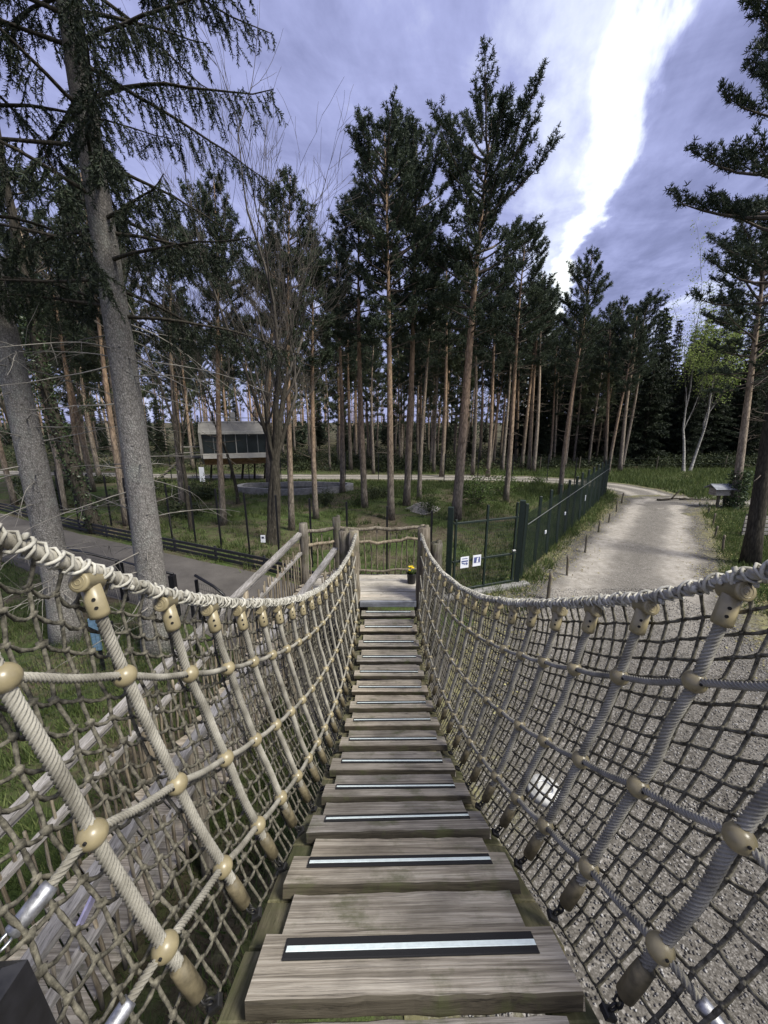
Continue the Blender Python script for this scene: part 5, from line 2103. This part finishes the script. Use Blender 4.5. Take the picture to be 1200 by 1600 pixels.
place_px(PINES[4], 420, 760, 415, 330, 'pine behind the right end of the raised cabin', GP)
place_px(SPARSE, 1146, 795, 1222, 268, 'sparse pine with ivy covered foot at the right edge', GP, 1.0)
NR = AT(1172, 880, 11.2)
_dark = SPARSE.parts[0][1].copy()
_dark.materials[0] = MATS['dark_bark']
t = Proto([('trunk', _dark), SPARSE.parts[1]], SPARSE.h).place('pine_tree', 'dark leaning trunk close by at the right edge with overhanging top branches', GP, (NR[0], NR[1]), 17.5, 2.0)
t.rotation_euler = (0.0, math.radians(4.0), 2.0)
t.scale = (0.9, 0.9, 1.0)


def build_specials():
    # near grey spruces on the left
    for base, r0, seed, zlo, nb, lean, lab in (((-4.4, 6.7), 0.26, 71, 6.0, 68, (0.25, 0.0), 'big grey spruce trunk with drooping boughs, nearest tree on the left'),
                                               ((-6.5, 7.1), 0.26, 72, 6.6, 30, (-0.1, 0.0), 'grey smooth spruce trunk leaning out at the far left edge')):
        tr, tw, br, (V, F) = big_spruce(17.0, r0, seed, zlo, 15.0, nb, 3.1, lean, 34)
        t = thing('spruce_tree', lab, 'tree', (base[0], base[1], 0), 0, 'near spruces on the left')
        tr.obj('trunk', 'spruce_bark', t)
        tw.obj('dead_twigs', 'pale_twig', t)
        br.obj('boughs', 'dark_bark', t)
        tag(link('needles', tri_mesh('needles', V, F, 'spruce_needle'), t), kind='stuff')
    # bare trees
    for px, py, h, r0, seed, stems, lab in ((418, 851, 13.6, 0.24, 91, 2, 'leafless twin stemmed tree with a notice on its foot'),
                                            (300, 830, 11.5, 0.10, 95, 1, 'small leafless tree left of the bare twin trunk'),
                                            (372, 790, 12.0, 0.11, 97, 1, 'leafless tree in front of the raised cabin'),
                                            (215, 800, 12.5, 0.12, 99, 1, 'leafless tree behind the big grey spruce trunk'),
                                            (60, 800, 12.5, 0.14, 101, 1, 'leafless tree behind the far left spruce')):
        b = G(px, py)
        tk, tw, tips = bare_tree(h * (0.98 if stems == 2 else 1.05), r0, seed, stems, 7 if stems == 2 else 6, 0.46)
        t = thing('bare_tree', lab, 'tree', (b[0], b[1], 0), 0, 'leafless trees on the left')
        tk.obj('trunk', 'dark_bark', t)
        tw.obj('twigs', 'twig', t)
    # ivy clad dark leaning tree
    b = G(152, 832)
    t = thing('ivy_tree', 'dark leaning ivy clad trunk left of the big grey spruce', 'tree', (b[0], b[1], 0))
    m = MB()
    P = np.array([(0, 0, -0.1), (-0.12, 0, 0.6), (-0.5, 0, 2.5), (-0.95, 0.1, 5), (-1.0, 0.1, 8), (-0.9, 0, 12), (-0.8, 0, 15)])
    m.tube(smooth_path(P, 0.4), np.linspace(0.27, 0.06, len(smooth_path(P, 0.4))), 10)
    for k in range(24):
        z = random.uniform(3, 14)
        q = np.array([np.interp(z, P[:, 2], P[:, 0]), 0.05, z])
        a = random.uniform(0, 6.28)
        br = curve_branch(q, (math.cos(a), math.sin(a), 0.5), random.uniform(0.8, 2.6), 6, 0.2, 0.13)
        m.tube(br, np.linspace(0.035, 0.006, 7), 4, False)
    m.obj('trunk', 'dark_bark', t)
    z = RNG.uniform(0.2, 9, 900)
    a = RNG.uniform(0, 2 * PI, 900)
    c = np.stack([np.interp(z, P[:, 2], P[:, 0]) + np.cos(a) * 0.27, np.sin(a) * 0.27, z], 1)
    V, F = leaf_cloud(c, 4, 0.05, 0.05, 3)
    tag(link('ivy', tri_mesh('ivy', V, F, 'ivy'), t), kind='stuff')
    # ivy on the foot of the right pine
    b = G(1146, 795)
    z = RNG.uniform(0.0, 1.9, 420)
    a = RNG.uniform(0, 2 * PI, 420)
    c = np.stack([b[0] + np.cos(a) * 0.33, b[1] + np.sin(a) * 0.33, z], 1) + RNG.normal(0, 0.05, (420, 3))
    V, F = leaf_cloud(c, 5, 0.06, 0.06, 4)
    o = link('ivy_plant', tri_mesh('ivy_plant', V, F, 'ivy'))
    tag(o, 'ivy wrapped round the foot of the sparse right pine', 'ivy')
    # birch with fresh leaves
    b = G(1068, 739)
    for k, (dx, h, lab) in enumerate(((0.0, 11.5, 'white stemmed birch with fresh green leaves at the forest edge, taller stem'), (0.7, 10.0, 'slimmer leaning birch right beside the taller birch stem'), (9.5, 11.0, 'pale green birch behind the sparse pine at the right edge'))):
        tk, tw, tips = bare_tree(h * 1.35, 0.13, 141 + k, 1, 5, 0.24)
        t = thing('birch_tree', lab, 'tree', (b[0] + dx, b[1] + 0.3 * k, 0), 0, 'birches at the forest edge')
        t.rotation_euler = (0, math.radians(2 + 3 * (k == 1)), k * 1.1)
        tk.obj('trunk', 'birch_bark', t)
        tw.obj('twigs', 'twig', t)
        V, F = leaf_cloud(tips, 9, 0.07, 0.26, 7 + k)
        tag(link('leaves', tri_mesh('leaves', V, F, 'birch_leaf'), t), kind='stuff')


build_specials()


# ------------------------------------------------------------------ the wood behind
def mk_spruce(seed, h, crad, cb=0.08):
    tr, (V, F) = spruce(h, 0.17, cb, crad, seed)
    return Proto([('trunk', tr.mesh('spruce_trunk', 'dark_bark')), ('crown', tri_mesh('spruce_crown', V, F, 'spruce_needle'))], h)


SPR = [mk_spruce(201, 14.0, 2.3), mk_spruce(202, 12.0, 2.0, 0.05), mk_spruce(203, 15.0, 2.4, 0.12)]


BANDS = [(150, 'behind the far left spruce trunk'), (260, 'behind the big grey spruce trunk'), (330, 'left of the raised cabin'), (425, 'behind the raised cabin'), (520, 'behind the pond wall'),
         (590, 'behind the left bridge post'), (648, 'behind the close pair of slim pines'), (700, 'left of the tallest pine'), (760, 'just right of the tallest pine'), (820, 'behind the metal gate'), (880, 'behind the road fence'),
         (945, 'behind the road fence corner'), (1030, 'behind the pale leaning pine'), (1110, 'behind the birches'), (1e9, 'behind the sparse right pine')]


def where(x, y):
    px = 600 + 600 * x / (y * math.cos(PITCH) + (CAM_H - 1) * math.sin(PITCH))
    return next(w for lim, w in BANDS if px < lim)


def size_word(h, lo, hi):
    return 'shorter' if h < lo else ('taller' if h > hi else 'middling')


def build_wood():
    taken = []

    def ok(x, y, m):
        if any((x - a) ** 2 + (y - b) ** 2 < m * m for a, b in taken):
            return False
        taken.append((x, y))
        return True
    rr = random.Random(77)
    cnt = 0
    # slender pines beyond the far track and on the left
    tries = 0
    while cnt < 125 and tries < 6000:
        tries += 1
        y = rr.uniform(31.8, 62)
        x = rr.uniform(-1.05 * y, 0.62 * y)
        if (abs(x - -12) < 4 and y < 34) or (x < -6 and rr.random() < 0.62):
            continue
        if not ok(x, y, 1.35 + 0.012 * y):
            continue
        p = PINES[rr.choice((2, 2, 3, 3, 4, 5, 5, 5))] if y > 40 else PINES[rr.choice((2, 3, 4, 5))]
        h = rr.uniform(12.0, 15.5)
        row = 'front rows' if y < 40 else ('second rows' if y < 50 else 'deep rows')
        lab = '%s slender pine in the %s %s' % (size_word(h, 13.2, 14.4), row, where(x, y))
        p.place('pine_tree', lab, 'slender pines beyond the far track, ' + row, (x, y), h, rr.uniform(0, 6.28), (rr.gauss(0, 0.02), rr.gauss(0, 0.02)), 'tree', rr.uniform(0.85, 1.1))
        cnt += 1
    # left wood nearer by
    cnt, tries = 0, 0
    while cnt < 17 and tries < 3000:
        tries += 1
        y = rr.uniform(13.5, 31)
        x = rr.uniform(-1.15 * y, -0.42 * y - 3.0)
        if d_to(PATH, np.array([x]), np.array([y]))[0] < 2.4 or (abs(x + 11.8) < 4.2 and y > 24):
            continue
        if not ok(x, y, 1.9):
            continue
        p = PINES[rr.choice((2, 3, 4, 5))]
        h = rr.uniform(12, 15)
        p.place('pine_tree', '%s slender pine of the left wood, %s %s' % (size_word(h, 13, 14), 'close' if y < 20 else 'farther', where(x, y)), 'slender pines of the left wood', (x, y), h, rr.uniform(0, 6.28), (rr.gauss(0, 0.025), rr.gauss(0, 0.02)), 'tree', rr.uniform(0.85, 1.05))
        cnt += 1
    # dark spruces on the right
    cnt, tries = 0, 0
    while cnt < 60 and tries < 3000:
        tries += 1
        y = rr.uniform(37, 56)
        x = rr.uniform(0.30 * y, 1.12 * y)
        if not ok(x, y, 1.7):
            continue
        h = rr.uniform(10.5, 15.0)
        SPR[rr.randrange(3)].place('spruce_tree', '%s dark dense spruce %s, %s the forest edge' % (size_word(h, 12, 13.5), where(x, y), 'at' if y < 43 else ('behind' if y < 50 else 'far behind')), 'dark spruces at the right forest edge', (x, y), h, rr.uniform(0, 6.28), (0, 0), 'tree', rr.uniform(0.9, 1.15))
        cnt += 1
    # spruces low behind the middle
    for k in range(70):
        y = rr.uniform(46, 70)
        x = rr.uniform(-1.0 * y, 0.35 * y)
        if ok(x, y, 2.0):
            SPR[rr.randrange(3)].place('spruce_tree', 'small dark spruce deep in the wood %s' % where(x, y), 'small spruces deep in the wood', (x, y), rr.uniform(3.5, 8), rr.uniform(0, 6.28))
    # the deep wood as one mass: trunks and crowns too far to tell apart
    tr, V, F, off = MB(), [], [], 0
    for k in range(300):
        y = rr.uniform(64, 100)
        x = rr.uniform(-1.1 * y, 1.15 * y)
        h = rr.uniform(11, 15.5)
        tr.tube([(x, y, -0.1), (x + rr.gauss(0, 0.3), y, h)], [0.16, 0.03], 5, False)
        n = 85
        f = np.where(RNG.uniform(0, 1, n) < 0.45, RNG.uniform(0.02, 0.3, n), RNG.uniform(0.3, 1, n)) if x > 12 else np.where(RNG.uniform(0, 1, n) < 0.8, RNG.uniform(0.02, 0.26, n), RNG.uniform(0.5, 1, n))
        a = RNG.uniform(0, 2 * PI, n)
        r = 2.0 * np.sin(PI * np.clip(f * 0.85, 0, 1)) * np.sqrt(RNG.uniform(0.1, 1, n))
        c = np.stack([x + np.cos(a) * r, y + np.sin(a) * r, f * h], 1)
        v, q = needles(c, RNG.normal(0, 1, (n, 3)), 5, 0.55, 0.16)
        V.append(v)
        F.append(q + off)
        off += len(v)
    me = tr.mesh('far_trunks', 'pine_bark')
    o = link('far_wood', me)
    tag(o, 'distant wood closing the view behind the pines', 'wood', kind='stuff')
    tag(link('far_foliage', tri_mesh('far_foliage', np.concatenate(V), np.concatenate(F), 'needle'), o), kind='stuff')


build_wood()


def build_bushes():
    def bush(seed, rx, ry, h, n, size, leaf, stem='twig'):
        r = np.random.default_rng(seed)
        m = MB()
        tips = []
        for k in range(22):
            a = r.uniform(0, 2 * PI)
            q = r.uniform(0.2, 1)
            e = np.array([math.cos(a) * rx * q, math.sin(a) * ry * q, h * r.uniform(0.5, 1.05) * (1.1 - 0.45 * q)])
            mid = e * 0.5 + r.normal(0, 0.06, 3)
            m.tube([(0, 0, -0.03), mid, e], [0.012, 0.008, 0.003], 4, False)
            for g in np.linspace(0.35, 1, 7):
                tips.append(e * g + r.normal(0, 0.10 * h, 3))
        tips = np.array(tips)
        tips[:, 2] = np.maximum(tips[:, 2], 0.05)
        V, F = leaf_cloud(tips, n, size, 0.09 * (rx + h), seed)
        V[:, 2] = np.maximum(V[:, 2], 0.01)
        return Proto([('stems', m.mesh('bush_stems', stem)), ('leaves', tri_mesh('bush_leaves', V, F, leaf))], h)
    fern = bush(301, 1.0, 0.8, 1.3, 9, 0.045, 'bush_leaf')
    bram = bush(302, 1.3, 0.9, 0.9, 9, 0.07, 'bramble_leaf')
    holly = bush(303, 0.8, 0.8, 1.5, 12, 0.055, 'bramble_leaf')
    for px, py, s, pr, lab in ((745, 790, 1.25, fern, 'bright leafy bush left of the leaning pine behind the gate'), (785, 775, 1.1, fern, 'bright leafy bush at the foot of the leaning pine behind the gate'),
                               (672, 800, 0.8, fern, 'pale bush on the sandy mound'), (560, 790, 0.7, fern, 'bush behind the left bridge post'),
                               (590, 778, 0.7, bram, 'dark low bush right of the pond wall'), (730, 775, 0.9, bram, 'dark bush behind the tallest pine trunk'), (325, 782, 0.9, holly, 'dark evergreen bush under the left end of the cabin'),
                               (300, 775, 0.7, holly, 'smaller evergreen bush left of the cabin bush'), (508, 790, 0.6, holly, 'small dark evergreen bush beside the pond wall'), (215, 790, 0.7, bram, 'dark undergrowth bush behind the big spruce trunk'), (840, 760, 0.8, fern, 'leafy bush inside the far end of the road fence')):
        b = G(px, py)
        pr.place('bush', lab, 'bushes in the enclosure', b, None, random.uniform(0, 6), (0, 0), 'bush', 1.0, s)
    rr = random.Random(5)
    for k in range(46):
        y = rr.uniform(33.5, 39)
        x = rr.uniform(-0.3 * y, 1.1 * y)
        if x > 8:
            y = max(y, 34.6 + 0.05 * x)
        sc = rr.uniform(0.7, 1.5)
        bram.place('bush', '%s bramble bush along the forest edge %s' % ('high dark' if sc > 1.2 else ('low dark' if sc < 0.9 else 'dark'), where(x, y)), 'brambles along the forest edge', (x, y), None, rr.uniform(0, 6), (0, 0), 'bush', 1.0, sc)
    for k in range(14):
        y = rr.uniform(17, 30)
        x = -rr.uniform(0.45, 0.95) * y
        if d_to(PATH, np.array([x]), np.array([y]))[0] > 2.6:
            bram.place('bush', 'low dark bush on the floor of the left wood %s' % where(x, y), 'low bushes of the left wood', (x, y), None, rr.uniform(0, 6), (0, 0), 'bush', 1.0, rr.uniform(0.5, 1.0))
    # undergrowth on the floor of the far wood
    n = 9000
    y = RNG.uniform(33.5, 62, n)
    x = RNG.uniform(-1.05, 1.1, n) * y
    kk = noise2(x, y, 41) > -0.35
    x, y = x[kk], y[kk]
    z = RNG.uniform(0.03, 0.75, len(x)) * (0.35 + 0.65 * np.clip(noise2(x * 1.7, y * 1.7, 42) + 0.5, 0, 1))
    V, F = leaf_cloud(np.stack([x, y, z], 1), 9, 0.10, 0.22, 44)
    V[:, 2] = np.maximum(V[:, 2], 0.01)
    tag(link('undergrowth', tri_mesh('undergrowth', V, F, 'bramble_leaf')), 'low tangled undergrowth on the floor of the far wood', 'undergrowth', kind='stuff')
    # dark hedge at far left behind the path
    V, F = leaf_cloud(np.stack([RNG.uniform(-2.5, 2.5, 420), RNG.normal(0, 0.25, 420), RNG.uniform(0.05, 1.3, 420)], 1), 7, 0.06, 0.1, 9)
    V[:, 2] = np.maximum(V[:, 2], 0.0)
    b = G(60, 800)
    o = link('hedge', tri_mesh('hedge', V, F, 'bramble_leaf'), None, (b[0] - 1, b[1] + 1.5, 0))
    o.rotation_euler = (0, 0, -0.5)
    tag(o, 'dark clipped hedge at the far left behind the path', 'hedge')


build_bushes()
